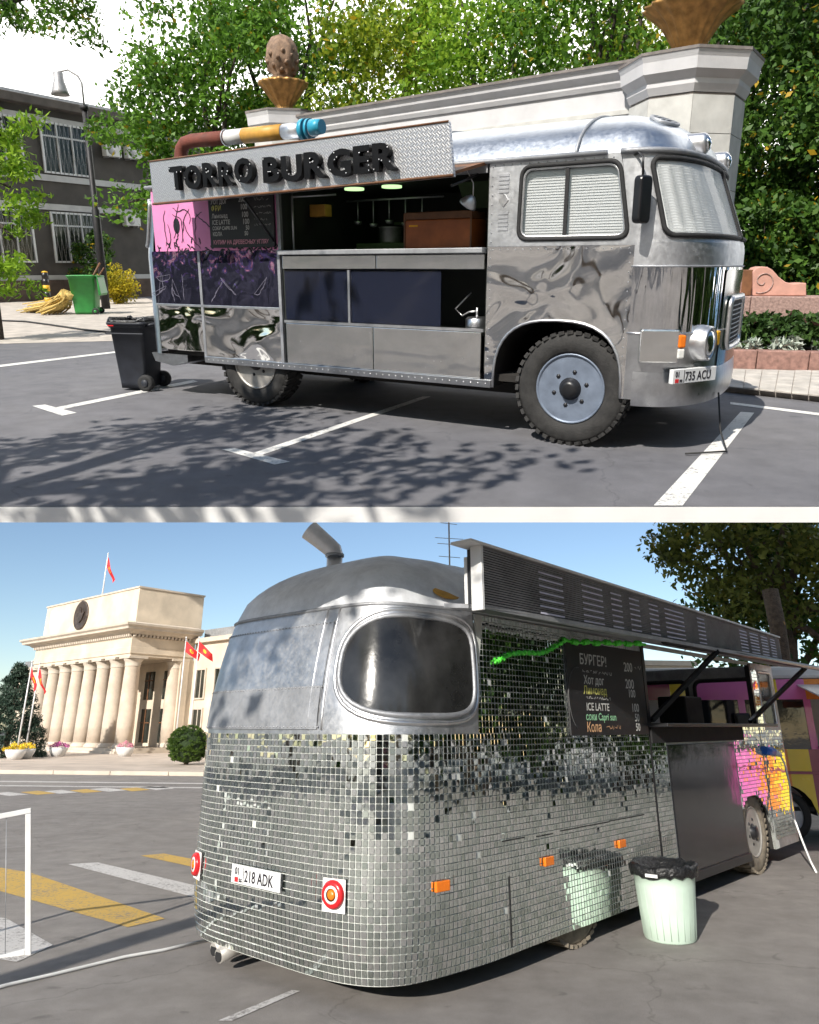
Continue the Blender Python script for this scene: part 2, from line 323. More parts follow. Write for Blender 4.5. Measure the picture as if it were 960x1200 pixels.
# ------------------------------------------------------------------ mesh builder
class MB:
    def __init__(s): s.v = []; s.f = []; s.sm = []
    def add(s, vs, fs, smooth=False):
        o = len(s.v); s.v += [tuple(v) for v in vs]
        s.f += [tuple(i + o for i in f) for f in fs]; s.sm += [smooth] * len(fs); return s
    def box(s, x0, x1, y0, y1, z0, z1, mt=None):
        vs = [(x, y, z) for x in (x0, x1) for y in (y0, y1) for z in (z0, z1)]
        if mt is not None: vs = [mt @ Vector(v) for v in vs]
        return s.add(vs, [(0, 1, 3, 2), (4, 6, 7, 5), (0, 4, 5, 1), (2, 3, 7, 6), (0, 2, 6, 4), (1, 5, 7, 3)])
    def tube(s, pts, r, n=10, cap=True, smooth=True):
        pts = [Vector(p) for p in pts]; rs = r if isinstance(r, (list, tuple)) else [r] * len(pts)
        o = len(s.v); prev = None
        for i, p in enumerate(pts):
            d = (pts[min(i + 1, len(pts) - 1)] - pts[max(i - 1, 0)]).normalized()
            if prev is None:
                a = d.orthogonal().normalized()
            else:
                a = prev - d * prev.dot(d); a = a.normalized() if a.length > 1e-6 else d.orthogonal().normalized()
            b = d.cross(a); prev = a
            for k in range(n):
                t = 2 * PI * k / n; s.v.append(tuple(p + (a * math.cos(t) + b * math.sin(t)) * rs[i]))
        for i in range(len(pts) - 1):
            for k in range(n):
                s.f.append((o + i * n + k, o + i * n + (k + 1) % n, o + (i + 1) * n + (k + 1) % n, o + (i + 1) * n + k)); s.sm.append(smooth)
        if cap:
            s.f.append(tuple(o + k for k in reversed(range(n)))); s.sm.append(False)
            e = o + (len(pts) - 1) * n; s.f.append(tuple(e + k for k in range(n))); s.sm.append(False)
        return s
    def ring(s, pts, r, n=8):
        """closed tube"""
        pts = [Vector(p) for p in pts]; m = len(pts); o = len(s.v)
        nrm = Vector((0, 0, 0))
        for i in range(m): nrm += (pts[i] - pts[0]).cross(pts[(i + 1) % m] - pts[0])
        nrm.normalize()
        for i, p in enumerate(pts):
            d = (pts[(i + 1) % m] - pts[i - 1]).normalized(); a = (nrm - d * nrm.dot(d)).normalized(); b = d.cross(a)
            for k in range(n):
                t = 2 * PI * k / n; s.v.append(tuple(p + (a * math.cos(t) + b * math.sin(t)) * r))
        for i in range(m):
            for k in range(n):
                j = (i + 1) % m
                s.f.append((o + i * n + k, o + i * n + (k + 1) % n, o + j * n + (k + 1) % n, o + j * n + k)); s.sm.append(True)
        return s
    def lathe(s, prof, n=24, mt=None, smooth=True, closed=False):
        """prof: list of (radius, height) turned about z"""
        vs = []; fs = []
        for (r, z) in prof:
            for k in range(n):
                t = 2 * PI * k / n; vs.append(Vector((r * math.cos(t), r * math.sin(t), z)))
        for i in range(len(prof) - 1):
            for k in range(n): fs.append((i * n + k, i * n + (k + 1) % n, (i + 1) * n + (k + 1) % n, (i + 1) * n + k))
        if mt is not None: vs = [mt @ v for v in vs]
        s.add(vs, fs, smooth)
        if not closed:
            o = len(s.v) - len(vs)
            if prof[0][0] > 1e-5: s.f.append(tuple(o + k for k in reversed(range(n)))); s.sm.append(False)
            if prof[-1][0] > 1e-5: s.f.append(tuple(o + (len(prof) - 1) * n + k for k in range(n))); s.sm.append(False)
        return s
    def prism(s, poly, a, b, axis='y'):
        """poly of 2-D points extruded along axis from a to b; axis y: poly is (x, z); z: (x, y); x: (y, z)"""
        def P(p, q): return {'y': (p[0], q, p[1]), 'z': (p[0], p[1], q), 'x': (q, p[0], p[1])}[axis]
        n = len(poly); vs = [P(p, a) for p in poly] + [P(p, b) for p in poly]
        fs = [tuple(range(n)), tuple(range(2 * n - 1, n - 1, -1))] + [(i, i + n, (i + 1) % n + n, (i + 1) % n) for i in range(n)]
        return s.add(vs, fs)
    def grid(s, fn, nu, nv, smooth=True):
        vs = [fn(i / nu, j / nv) for i in range(nu + 1) for j in range(nv + 1)]
        fs = [(i * (nv + 1) + j, (i + 1) * (nv + 1) + j, (i + 1) * (nv + 1) + j + 1, i * (nv + 1) + j + 1) for i in range(nu) for j in range(nv)]
        return s.add(vs, fs, smooth)
    def mesh(s, name, material, fix=True):
        me = bpy.data.meshes.new(name); me.from_pydata(s.v, [], s.f); me.materials.append(M[material] if isinstance(material, str) else material)
        me.polygons.foreach_set('use_smooth', s.sm)
        if fix:
            bm = bmesh.new(); bm.from_mesh(me); bmesh.ops.recalc_face_normals(bm, faces=bm.faces); bm.to_mesh(me); bm.free()
        me.update(); return me
def plate_mesh(outer, holes, y0, y1, name, material):
    """flat plate in the x-z plane with holes, y0..y1 thick"""
    bm = bmesh.new(); edges = []
    for loop in [outer] + holes:
        vs = [bm.verts.new((p[0], y0, p[1])) for p in loop]
        edges += [bm.edges.new((vs[i], vs[(i + 1) % len(vs)])) for i in range(len(vs))]
    bmesh.ops.triangle_fill(bm, use_beauty=True, use_dissolve=False, edges=edges)
    ret = bmesh.ops.extrude_face_region(bm, geom=bm.faces[:])
    for g in ret['geom']:
        if isinstance(g, bmesh.types.BMVert): g.co.y = y1
    bmesh.ops.recalc_face_normals(bm, faces=bm.faces)
    me = bpy.data.meshes.new(name); bm.to_mesh(me); bm.free(); me.materials.append(M[material]); return me
def rrect(x0, x1, z0, z1, r, n=6):
    pts = []
    for cx, cz, a0 in ((x1 - r, z1 - r, 0), (x0 + r, z1 - r, 90), (x0 + r, z0 + r, 180), (x1 - r, z0 + r, 270)):
        for k in range(n + 1):
            a = R(a0 + 90 * k / n); pts.append((cx + r * math.cos(a), cz + r * math.sin(a)))
    return pts
def rquad(corners, r, n=6):
    """rounded quadrilateral from 4 corners"""
    pts = []; m = len(corners)
    for i in range(m):
        p, a, b = Vector(corners[i]), Vector(corners[i - 1]), Vector(corners[(i + 1) % m])
        u = p + (a - p).normalized() * r; w = p + (b - p).normalized() * r
        for k in range(n + 1):
            t = k / n; q = u * (1 - t) ** 2 + p * 2 * t * (1 - t) + w * t * t; pts.append((q.x, q.y))
    return pts
def mobj(name, me, parent=None, loc=None, rot=None):
    o = bpy.data.objects.new(name, me); C.objects.link(o)
    if parent is not None: o.parent = parent
    if loc is not None: o.location = loc
    if rot is not None: o.rotation_euler = rot
    return o
def part(name, mb, material, parent, loc=None, rot=None, bev=0., kind=None, fix=True):
    me = mb.mesh(name, material, fix) if isinstance(mb, MB) else mb
    o = mobj(name, me, parent, loc, rot)
    if bev:
        b = o.modifiers.new('bevel', 'BEVEL'); b.width = bev; b.segments = 2; b.limit_method = 'ANGLE'; b.angle_limit = R(40)
    if kind: o['kind'] = kind
    return o
def tag(o, label, cat=None, group=None, kind=None):
    if label: o['label'] = label
    if cat: o['category'] = cat
    if group: o['group'] = group
    if kind: o['kind'] = kind
    return o
def put(o, S, loc=(0, 0, 0), rz=0.):
    o.matrix_world = SET[S] @ Matrix.Translation(loc) @ Matrix.Rotation(rz, 4, 'Z'); return o
def thing(name, label, cat, S, loc=(0, 0, 0), rz=0., group=None):
    o = bpy.data.objects.new(name, None); C.objects.link(o); o.empty_display_size = .2
    put(o, S, loc, rz); return tag(o, label, cat, group)
def solo(name, mb, material, S, label, cat, loc=(0, 0, 0), rz=0., group=None, bev=0., kind=None, fix=True):
    o = part(name, mb, material, None, bev=bev, fix=fix); put(o, S, loc, rz); return tag(o, label, cat, group, kind)
def struct(name, mb, material, S, label=None, loc=(0, 0, 0), rz=0., bev=0.):
    o = part(name, mb, material, None, bev=bev); put(o, S, loc, rz); return tag(o, label, None, None, 'structure')
def copy_tree(o, parent=None):
    c = o.copy(); C.objects.link(c); c.parent = parent
    for ch in list(o.children): copy_tree(ch, c)
    return c
def text_mesh(body, size, material, depth=0., off=0., shear=0., sx=1.):
    c = bpy.data.curves.new('text', 'FONT'); c.body = body; c.size = size; c.extrude = depth; c.offset = off; c.shear = shear
    c.resolution_u = 3
    o = bpy.data.objects.new('text', c); C.objects.link(o)
    dg = bpy.context.evaluated_depsgraph_get(); dg.update()
    me = bpy.data.meshes.new_from_object(o.evaluated_get(dg)); C.objects.unlink(o); bpy.data.objects.remove(o)
    me.materials.clear(); me.materials.append(M[material])
    if sx != 1.: me.transform(Matrix.Diagonal((sx, 1, 1, 1)))
    return me
UPTEXT = (R(90), 0, 0)
def ground_poly(mb, pts, z): mb.add([(p[0], p[1], z) for p in pts], [tuple(range(len(pts)))]); return mb

# ------------------------------------------------------------------ vegetation makers
def leaves_mesh(name, material, centres, spread, per, leaf, seed, aspect=.55, flat=.0, droop=0.):
    rg = np.random.default_rng(seed)
    cs = np.asarray(centres, float); k = len(cs); n = k * per
    sp = np.asarray(spread, float) if np.ndim(spread) else np.full(k, spread)
    d = rg.normal(size=(n, 3)); d /= np.linalg.norm(d, axis=1)[:, None]
    rad = rg.random(n) ** .45
    p = np.repeat(cs, per, 0) + d * (rad * np.repeat(sp, per))[:, None] * np.array([1, 1, .75])
    a = rg.normal(size=(n, 3)); a[:, 2] -= droop; a /= np.linalg.norm(a, axis=1)[:, None]
    up = rg.normal(size=(n, 3)) * (1 - flat) + np.array([0, 0, 1.2]) * (.3 + flat)
    b = np.cross(a, up); b /= np.linalg.norm(b, axis=1)[:, None] + 1e-9
    L = leaf * (.6 + .8 * rg.random(n))[:, None]; W = L * aspect
    nn = np.cross(a, b)
    v = np.stack([p - a * L * .5, p + b * W * .5 + nn * L * .08, p + a * L * .5, p - b * W * .5 + nn * L * .08], 1).reshape(-1, 3)
    me = bpy.data.meshes.new(name)
    me.vertices.add(len(v)); me.vertices.foreach_set('co', v.ravel())
    me.loops.add(4 * n); me.loops.foreach_set('vertex_index', np.arange(4 * n, dtype=np.int32))
    me.polygons.add(n); me.polygons.foreach_set('loop_start', np.arange(0, 4 * n, 4, dtype=np.int32))
    me.materials.append(M[material]); me.update(calc_edges=True)
    return me
def crown_centres(rad, n, seed, low=.25, gap=.0):
    rg = np.random.default_rng(seed); out = []
    while len(out) < n:
        q = rg.normal(size=3); q /= np.linalg.norm(q); r = .45 + .55 * rg.random() ** .6
        wob = 1 + .22 * math.sin(3.1 * q[0] + seed) * math.cos(2.3 * q[1] - seed) + .15 * math.sin(5 * q[2] + 2 * seed)
        if q[2] < -low - .2 * rg.random(): continue
        out.append(q * r * wob * np.asarray(rad))
    return out
def limb_path(p, q, seed, sag=.12, n=5):
    rg = random.Random(seed); p, q = Vector(p), Vector(q); pts = []
    for i in range(n + 1):
        t = i / n; o = Vector((rg.uniform(-1, 1), rg.uniform(-1, 1), rg.uniform(-.5, 1))) * (q - p).length * .05 * math.sin(PI * t)
        pts.append(p.lerp(q, t) + o + Vector((0, 0, sag * math.sin(PI * t) * (q - p).length)))
    return pts
def make_tree(label, S, loc, height, rad, leafm, barkm, nclump, per, leaf, seed, trunk_r=.22, group=None, low=.25, limbs=7, spread=.2, name='broadleaf_tree', rz=0., lean=(0, 0), droop=0.3, cat='tree'):
    t = thing(name, label, cat, S, loc, rz, group)
    cz = height - rad[2]
    cs = [np.array([c[0] + lean[0], c[1] + lean[1], c[2] + cz]) for c in crown_centres(rad, nclump, seed, low)]
    fork = (lean[0] * .5, lean[1] * .5, max(.8, cz - rad[2] * .55))
    mb = MB(); mb.tube(limb_path((0, 0, -.15), fork, seed, 0), [trunk_r * (1.25, 1.05, .95, .88, .82, .75)[i] for i in range(6)], 10)
    order = sorted(cs, key=lambda c: -np.linalg.norm(c - np.array([lean[0], lean[1], cz])))
    for i in range(min(limbs, len(order))):
        c = order[i * max(1, len(order) // (limbs * 2))]
        mb.tube(limb_path(fork, c, seed + i, .06), [trunk_r * v for v in (.6, .46, .36, .27, .18, .08)], 7)
    part('trunk', mb, barkm, t, fix=False)
    sp = min(rad) * spread * 2
    part('crown', leaves_mesh('crown', leafm, cs, [sp * random.uniform(.7, 1.25) for _ in cs], per, leaf, seed, droop=droop), None, t)
    return t
def bush(name, label, S, loc, rad, leafm, n, per, leaf, seed, group=None, cat='bush', low=1.2, spread=.22):
    t = thing(name, label, cat, S, loc, 0, group)
    cs = [np.array([c[0], c[1], max(.04, c[2] + rad[2])]) for c in crown_centres(rad, n, seed, low)]
    mb = MB()
    for i in range(5): mb.tube(limb_path((0, 0, -.05), cs[i * 3 % n], seed + i), [.03, .026, .022, .016, .01, .006], 5)
    part('stem', mb, 'bark_dark', t, fix=False)
    part('foliage', leaves_mesh('foliage', leafm, cs, min(rad) * spread * 2, per, leaf, seed), None, t)
    return t

# ------------------------------------------------------------------ the setting: street level
def sheet(pts, z=0.): return ground_poly(MB(), pts, z)
struct('road', sheet([(-300, -120), (300, -120), (300, 400), (-300, 400)]), 'asphalt', 'L', 'warm grey asphalt of the wide street')
# pale plaza and kerb in front of the columned building
pz = MB(); k0, k1 = gnd(-120, 905, 'L'), gnd(420, 911, 'L')
far = [(k1.x + 8, k1.y + 60), (k0.x - 20, k0.y + 60)]
pz.prism([(k0.x, k0.y), (k1.x, k1.y)] + far, 0.0, .12, 'z'); struct('plaza', pz, 'plaza', 'L', 'pale stone plaza before the columned building')
kb = MB(); d = (k1 - k0).normalized(); nrm = Vector((-d.y, d.x, 0))
for i in range(18):
    a = k0 + d * (i * 2.2); b = a + d * 2.18
    kb.prism([(a.x - nrm.x * .3, a.y - nrm.y * .3), (b.x - nrm.x * .3, b.y - nrm.y * .3), (b.x - nrm.x * .01, b.y - nrm.y * .01), (a.x - nrm.x * .01, a.y - nrm.y * .01)], 0, .135, 'z')
struct('kerb', kb, 'cream_trim', 'L', 'pale stone kerb along the plaza', bev=.01)
def marking(pxs, material, label, S='L', z=.004, group=None):
    pts = [gnd(*p, S) for p in pxs]
    o = struct('road_marking', sheet(pts, z), material, S, label)
    if group: o['group'] = group
    return o
marking([(-30, 1012), (36, 1023), (194, 1077), (150, 1087), (-30, 1036)], 'yellow_line', 'broad faded yellow crossing stripe beside the white frame barrier')
marking([(80, 1013), (115, 1011), (262, 1046), (262, 1062), (228, 1052)], 'white_line2', 'broad worn white crossing stripe')
marking([(165, 1003), (192, 1000.5), (262, 1014), (262, 1024)], 'yellow_line', 'short yellow crossing stripe beside the mosaic van')
marking([(-40, 1068), (8, 1077), (62, 1108), (20, 1128), (-40, 1118)], 'white_line2', 'pale crossing stripe under the white frame barrier')
marking([(255, 1197), (272, 1197), (352, 1162), (342, 1161)], 'white_line2', 'thin worn white line near the van rear')
for i, (x0, x1, y, m_) in enumerate([(-10, 34, 930, 'white_line2'), (24, 66, 928.5, 'yellow_line'), (52, 92, 927.5, 'white_line2'), (82, 120, 926.5, 'yellow_line'), (105, 150, 925, 'white_line2'), (140, 176, 924.5, 'yellow_line'), (165, 205, 923, 'white_line2')]):
    marking([(x0, y), (x0 + 20, y - 1.7), (x1, y + 1.2), (x1 - 22, y + 3.0)], m_, 'thin worn crossing stripe close to the plaza kerb', group='far crossing stripes')
for y0, y1 in ((915, 917.5), (920, 922)):
    marking([(-20, y0), (262, y0 + 3), (262, y0 + 4.2), (-20, y0 + 1.2)], 'white_line2', 'long thin white lane line across the street', group='far lane lines')

# ------------------------------------------------------------------ the setting: upper terrace
def ux(Y, side, m=.35): # half width that the camera sees at distance Y on the terrace, plus a margin
    dpt = Y * math.cos(PITCH_U) + H_U * math.sin(PITCH_U)
    return side * (480.0 / FPX * dpt + m)
YF = gnd(480, 593.5, 'U').y
UE = 52.0
outl = [(ux(YF, -1, .3), YF), (ux(YF, 1, .3), YF), (ux(UE, 1, 1), UE), (ux(UE, -1, 1), UE)]
struct('terrace_ground', sheet(outl), 'asphalt_up', 'U', 'grey asphalt of the parking ground on the upper terrace')
sl = MB()
th = .108
sl.prism([(p[0], p[1] - .004) for p in outl], -th, -.004, 'z'); struct('terrace_slab', sl, 'white_edge', 'U', 'white edge of the terrace above the street')
marking([(38, 476), (53, 474.5), (90, 484), (73, 487.5)], 'white_line', 'short white cross bar of a parking line by the black bin', 'U')
marking([(68, 481), (62, 478.5), (226, 445.5), (232, 447.5)], 'white_line', 'thin white parking line behind the black bin', 'U')
marking([(260, 527), (275, 525.5), (340, 541.5), (322, 545)], 'white_line', 'white cross bar of the middle parking line', 'U')
marking([(296, 531.5), (306, 534), (505, 465), (495, 465)], 'white_line', 'white parking line running under the food bus', 'U')
marking([(766, 593), (800, 593), (884, 484), (868, 483)], 'white_line', 'wide white parking line before the bus front', 'U')
marking([(8 - 30, 433), (8 - 30, 430.5), (160, 409), (160, 410.6)], 'white_line', 'long thin white line beside the paved strip', 'U')
marking([(856, 471.5), (990, 488), (990, 491), (856, 474)], 'white_line', 'thin white line along the paved footway', 'U')
pv = [gnd(*p, 'U') for p in [(-30, 404), (200, 398), (232, 372), (170, 349), (-30, 351)]]
struct('paved_strip', sheet(pv, .006), 'paving', 'U', 'pale paved strip beside the dark building')
# footway with its own pavers, kerb
fw = [gnd(*p, 'U') for p in [(800, 452), (846, 458.5), (1010, 476), (1010, 426), (800, 424)]]
fm = MB(); fm.prism([(p.x, p.y) for p in fw], 0, .075, 'z'); foot = struct('footway', fm, 'paving', 'U', 'raised footway by the flower bed')
a, b, c_, d_ = [gnd(*p, 'U', .075) for p in [(836, 452), (1010, 470), (1010, 436), (836, 434)]]
pm = None; nx, ny = 9, 4
for i in range(nx):
    for j in range(ny):
        u0, u1, v0, v1 = i / nx, (i + 1) / nx, j / ny, (j + 1) / ny
        P = lambda u, v: (a * (1 - u) + b * u) * (1 - v) + (d_ * (1 - u) + c_ * u) * v
        q = [P(u, v) for u, v in ((u0, v0), (u1, v0), (u1, v1), (u0, v1))]; m_ = sum(q, Vector()) / 4
        q = [m_ + (p - m_) * .965 for p in q]
        hz = random.uniform(.014, .022); mb = MB(); mb.prism([(p.x, p.y) for p in q], .07, .075 + hz, 'z')
        part('paver', mb, 'paver', foot, bev=.006)
# white sky that stands behind the terrace trees
sk = MB()
def skyf(u, v):
    t = -.95 + 1.9 * u; return (math.sin(t) * 78, 20 + math.cos(t) * 48, -1 + 62 * v)
sk.grid(skyf, 24, 6); struct('sky', sk, 'sunscreen', 'U', 'bright white sky behind the trees')

# ------------------------------------------------------------------ shells: a plan outline swept up with an inset
class Outline:
    def __init__(s, pts):
        s.p = np.array(pts, float); d = np.linalg.norm(np.diff(s.p, axis=0), axis=1); s.t = np.concatenate([[0], np.cumsum(d)]); s.L = s.t[-1]
    def at(s, t):
        return np.interp(t, s.t, s.p[:, 0]), np.interp(t, s.t, s.p[:, 1])
    def nrm(s, t, e=.03):
        x0, y0 = s.at(max(0, t - e)); x1, y1 = s.at(min(s.L, t + e)); l = math.hypot(x1 - x0, y1 - y0) + 1e-9
        return s.sg * (y1 - y0) / l, -s.sg * (x1 - x0) / l
    sg = 1
    def t_of(s, x, y): return s.t[np.argmin((s.p[:, 0] - x) ** 2 + (s.p[:, 1] - y) ** 2)]
def shell_strip(pos, t0, t1, zs, nt, off=0.):
    mb = MB(); mb.grid(lambda u, v: pos(t0 + (t1 - t0) * u, zs[min(len(zs) - 1, int(round(v * (len(zs) - 1))))], off), nt, len(zs) - 1); return mb
def dens(loop, st=.05):
    out = []
    for i, p in enumerate(loop):
        q = loop[(i + 1) % len(loop)]; n = max(1, int(math.dist(p, q) / st))
        out += [(p[0] + (q[0] - p[0]) * k / n, p[1] + (q[1] - p[1]) * k / n) for k in range(n)]
    return out
def shell_patch(pos, loop, off, rings=8):
    """smooth patch bounded by a loop of (t, z), laid on the shell"""
    loop = dens(loop); n = len(loop); cx = (min(p[0] for p in loop) + max(p[0] for p in loop)) / 2; cz = (min(p[1] for p in loop) + max(p[1] for p in loop)) / 2
    vs = [pos(cx, cz, off)]; fs = []
    for r in range(1, rings + 1):
        k = r / rings
        vs += [pos(cx + (p[0] - cx) * k, cz + (p[1] - cz) * k, off) for p in loop]
    for i in range(n): fs.append((0, 1 + i, 1 + (i + 1) % n))
    for r in range(rings - 1):
        o = 1 + r * n
        for i in range(n): fs.append((o + i, o + n + i, o + n + (i + 1) % n, o + (i + 1) % n))
    return MB().add(vs, fs, True)
def shell_ring(pos, loop, off, r, n=8): return MB().ring([pos(p[0], p[1], off) for p in dens(loop)], r, n)
def dome(outer, spine_x0, spine_x1, cy, z0, h, rings=12, pw=2.2, ex=.6):
    mb = MB(); n = len(outer); vs = []
    for r in range(rings + 1):
        k = 1 - (r / rings)
        for (x, y) in outer:
            sx = min(max(x, spine_x0), spine_x1)
            vs.append((sx + (x - sx) * k, cy + (y - cy) * k, z0 + h * (1 - k ** pw) ** ex))
    fs = [(r * n + i, r * n + i + 1, (r + 1) * n + i + 1, (r + 1) * n + i) for r in range(rings) for i in range(n - 1)]
    return mb.add(vs, fs, True)
def wheel(parent, x, y, r, w, rim_m, tyre_m, bolts=6, holes=4, tread=True, rim_k=.60, side=-1):
    """wheel whose axle lies along y; side -1: the face looks to -y"""
    wh = bpy.data.objects.new('wheel', None); C.objects.link(wh); wh.parent = parent; wh.location = (x, y, r); wh.empty_display_size = .1
    RX = Matrix.Rotation(R(90) * (1 if side < 0 else -1), 4, 'X')   # z of the lathe goes to the outer face
    hw = w / 2
    ty = MB().lathe([(r * rim_k, hw * .75), (r * .66, hw * .98), (r * .8, hw * 1.02), (r * .9, hw * .95), (r * .97, hw * .8), (r * .985, 0), (r * .97, -hw * .8), (r * .9, -hw * .95), (r * rim_k, -hw * .8)], 48, RX, True, True)
    if tread:
        for i in range(40):
            a = 2 * PI * i / 40
            for sgn in (1, -1):
                mt = RX @ Matrix.Rotation(a + (.08 if sgn > 0 else 0), 4, 'Z') @ Matrix.Translation((r * .965, 0, sgn * hw * .55)) @ Matrix.Rotation(R(18) * sgn, 4, 'X')
                ty.box(-.012, r * .035, -r * .05, r * .05, -hw * .42, hw * .45, mt)
    part('tyre', ty, tyre_m, wh)
    rk = r * rim_k
    rm = MB().lathe([(rk * 1.03, hw * .78), (rk * 1.02, hw * .9), (rk * .97, hw * .88), (rk * .92, hw * .45), (rk * .86, hw * .35), (rk * .8, hw * .55), (rk * .5, hw * .62), (rk * .46, hw * .5), (0, hw * .5)], 40, RX)
    part('rim', rm, rim_m, wh)
    hb = MB().lathe([(rk * .34, hw * .5), (rk * .33, hw * .8), (rk * .26, hw * .95), (rk * .24, hw * 1.15), (rk * .14, hw * 1.22), (0, hw * 1.22)], 20, RX)
    part('hub', hb, 'black', wh)
    nuts = MB()
    for i in range(bolts):
        a = 2 * PI * i / bolts + .3
        nuts.lathe([(rk * .075, -.01), (rk * .07, hw * .2), (rk * .04, hw * .26), (0, hw * .26)], 6, RX @ Matrix.Translation((rk * .5 * math.cos(a), rk * .5 * math.sin(a), hw * .6)))
    part('wheel_nuts', nuts, 'black', wh, kind='stuff')
    for i in range(holes):
        a = 2 * PI * i / holes + .2
        mt = RX @ Matrix.Translation((rk * .7 * math.cos(a), rk * .7 * math.sin(a), hw * .6)) @ Matrix.Rotation(a, 4, 'Z') @ Matrix.Diagonal((.75, 1.5, 1, 1))
        part('rim_hole', MB().lathe([(rk * .13, -.02), (rk * .125, hw * .04), (0, hw * .04)], 14, mt), 'black_matt', wh)
    return wh
def slats(x0, x1, z0, z1, y, n, th=.012):
    mb = MB()
    for i in range(n):
        z = z0 + (z1 - z0) * i / n; h = (z1 - z0) / n
        mb.add([(x0, y, z), (x1, y, z), (x1, y + th, z + h), (x0, y + th, z + h)], [(0, 1, 2, 3)])
    return mb

# ------------------------------------------------------------------ the food bus on the terrace
BUS_YAW = R(-30.5058)
bus = thing('food_bus', 'polished silver food bus with a raised sign board and open serving hatch', 'bus', 'U', (1.3542, 6.1204, 0), BUS_YAW)
BW = 2.4
def nose(y, z):
    t = abs((y - 1.2) / 1.2); s = .45 + .63 * max(0, 1 - t ** 2.6) ** (1 / 2.6)
    k = (s - .45) / .63
    rake = 0 if z < 1.66 else .26 * (z - 1.66) / .68
    return s - rake * (.55 + .45 * k)
ys = [1.2 - 1.2 * math.cos(PI * i / 48) for i in range(49)]
front_o = Outline([(nose(y, .5), y) for y in ys])
def fpos(t, z, off=0.):
    x, y = front_o.at(t); nx, ny = front_o.nrm(t)
    x2 = nose(y, z) + off * nx; return (x2, y + off * ny, z)
front_o.sg = 1
LF = front_o.L
def fy(y): return front_o.t_of(nose(y, .5), y)
def zr(a, b, n): return [a + (b - a) * i / n for i in range(n + 1)]
fo = part('front_panel', shell_strip(fpos, 0, LF, zr(.45, .98, 4), 48), 'steel', bus)
part('front_mirror_panel', shell_strip(fpos, 0, LF, zr(.98, 1.5, 6), 48), 'chrome_front', bus)
part('front_upper_panel', shell_strip(fpos, 0, LF, zr(1.5, 1.68, 3), 48), 'alu', bus)
part('front_window_surround', shell_strip(fpos, 0, LF, zr(1.68, 2.34, 6), 48), 'alu', bus)
part('front_gutter', MB().tube([fpos(LF * i / 40, 2.345, .015) for i in range(41)], .022, 8), 'alu_dull', bus)
part('front_trim', MB().tube([fpos(LF * i / 40, 1.5, .006) for i in range(41)], .008, 6), 'alu_dull', bus)
part('front_trim', MB().tube([fpos(LF * i / 40, .985, .004) for i in range(41)], .007, 6), 'alu_bright', bus)
# windscreens
for ya, yb in ((.045, 1.17), (1.23, 2.36)):
    ta, tb = fy(ya), fy(yb)
    lp = rrect(ta, tb, 1.73, 2.29, .07)
    w_ = part('windscreen', shell_patch(fpos, lp, .012, 6), 'glass_window', bus)
    part('windscreen_backing', shell_patch(fpos, rrect(ta, tb, 1.73, 2.29, .07), .003, 6), 'blind', w_)
    part('windscreen_seal', shell_ring(fpos, lp, .012, .02), 'rubber', w_)
    bl = MB()
    for i in range(26):
        z = 1.75 + .52 * i / 26; q = [fpos(ta + .03 + (tb - ta - .06) * k / 10, z, .0045) for k in range(11)] + [fpos(ta + .03 + (tb - ta - .06) * k / 10, z + .014, .0085) for k in range(11)]
        bl.add(q, [(k, k + 1, k + 12, k + 11) for k in range(10)])
    part('blind_slats', bl, 'blind', w_, kind='stuff')
# lamps on the front corner
def front_lamp(yc, z, r, name, m_ring, m_lens, mirror=False):
    t = fy(yc); p = Vector(fpos(t, z)); n = Vector((*front_o.nrm(t), 0)).normalized()
    n = (n * .55 + Vector((.83, 0, 0))).normalized() if name == 'headlight' else n
    mt = Matrix.Translation(p - n * .03) @ n.to_track_quat('Z', 'Y').to_matrix().to_4x4()
    h = part(name, MB().lathe([(r * 1.25, -.06), (r * 1.28, .03), (r * 1.2, .1), (r * 1.12, .115), (r * 1.02, .1), (r, .09)], 28, mt, True, True), m_ring, bus)
    part('lens', MB().lathe([(r * 1.02, .088), (r * .8, .11), (r * .4, .124), (0, .128)], 24, mt), m_lens, h)
    return h
front_lamp(.33, .9, .115, 'headlight', 'alu_bright', 'clear_lens'); front_lamp(2.07, .9, .115, 'headlight', 'alu_bright', 'clear_lens')
def on_front(yc, z, w, h, d, name, m_, par=bus, bev=.012, off=0.):
    t = fy(yc); p = Vector(fpos(t, z, off)); n = Vector((*front_o.nrm(t), 0)); 
    mt = Matrix.Translation(p) @ Matrix.Rotation(math.atan2(n.x, -n.y), 4, 'Z')     # local x along the skin, -y outwards
    me = MB().box(-w / 2, w / 2, -d, .03, -h / 2, h / 2).mesh(name, m_)
    o = part(name, me, None, par, bev=bev); o.matrix_local = mt; return o
on_front(.035, .89, .3, .26, .05, 'lamp_box', 'steel_soft')
on_front(.14, .93, .06, .1, .085, 'indicator', 'orange_lens'); on_front(.14, .835, .06, .08, .08, 'marker_lens', 'white_lens')
on_front(.56, .93, .07, .12, .05, 'fog_lamp', 'amber_lens'); on_front(1.84, .93, .07, .12, .05, 'fog_lamp', 'amber_lens')
# dark green middle of the front with a framed grille
gp = part('nose_panel', shell_patch(fpos, rrect(fy(.66), fy(1.74), .62, 1.47, .04), .008, 5), mat('green_gloss', (.012, .06, .03), .12, 0, .2, 4), bus)
gl = rrect(fy(.78), fy(1.62), .82, 1.24, .08)
gr = part('grille', shell_patch(fpos, gl, .02, 4), 'black_matt', bus); part('grille_frame', shell_ring(fpos, gl, .025, .026), 'alu_bright', gr)
gs = MB()
for i in range(9):
    z = .86 + .35 * i / 9; gs.tube([fpos(fy(.82) + (fy(1.58) - fy(.82)) * k / 8, z, .026) for k in range(9)], .006, 5)
part('grille_slats', gs, 'alu_dull', gr, kind='stuff')
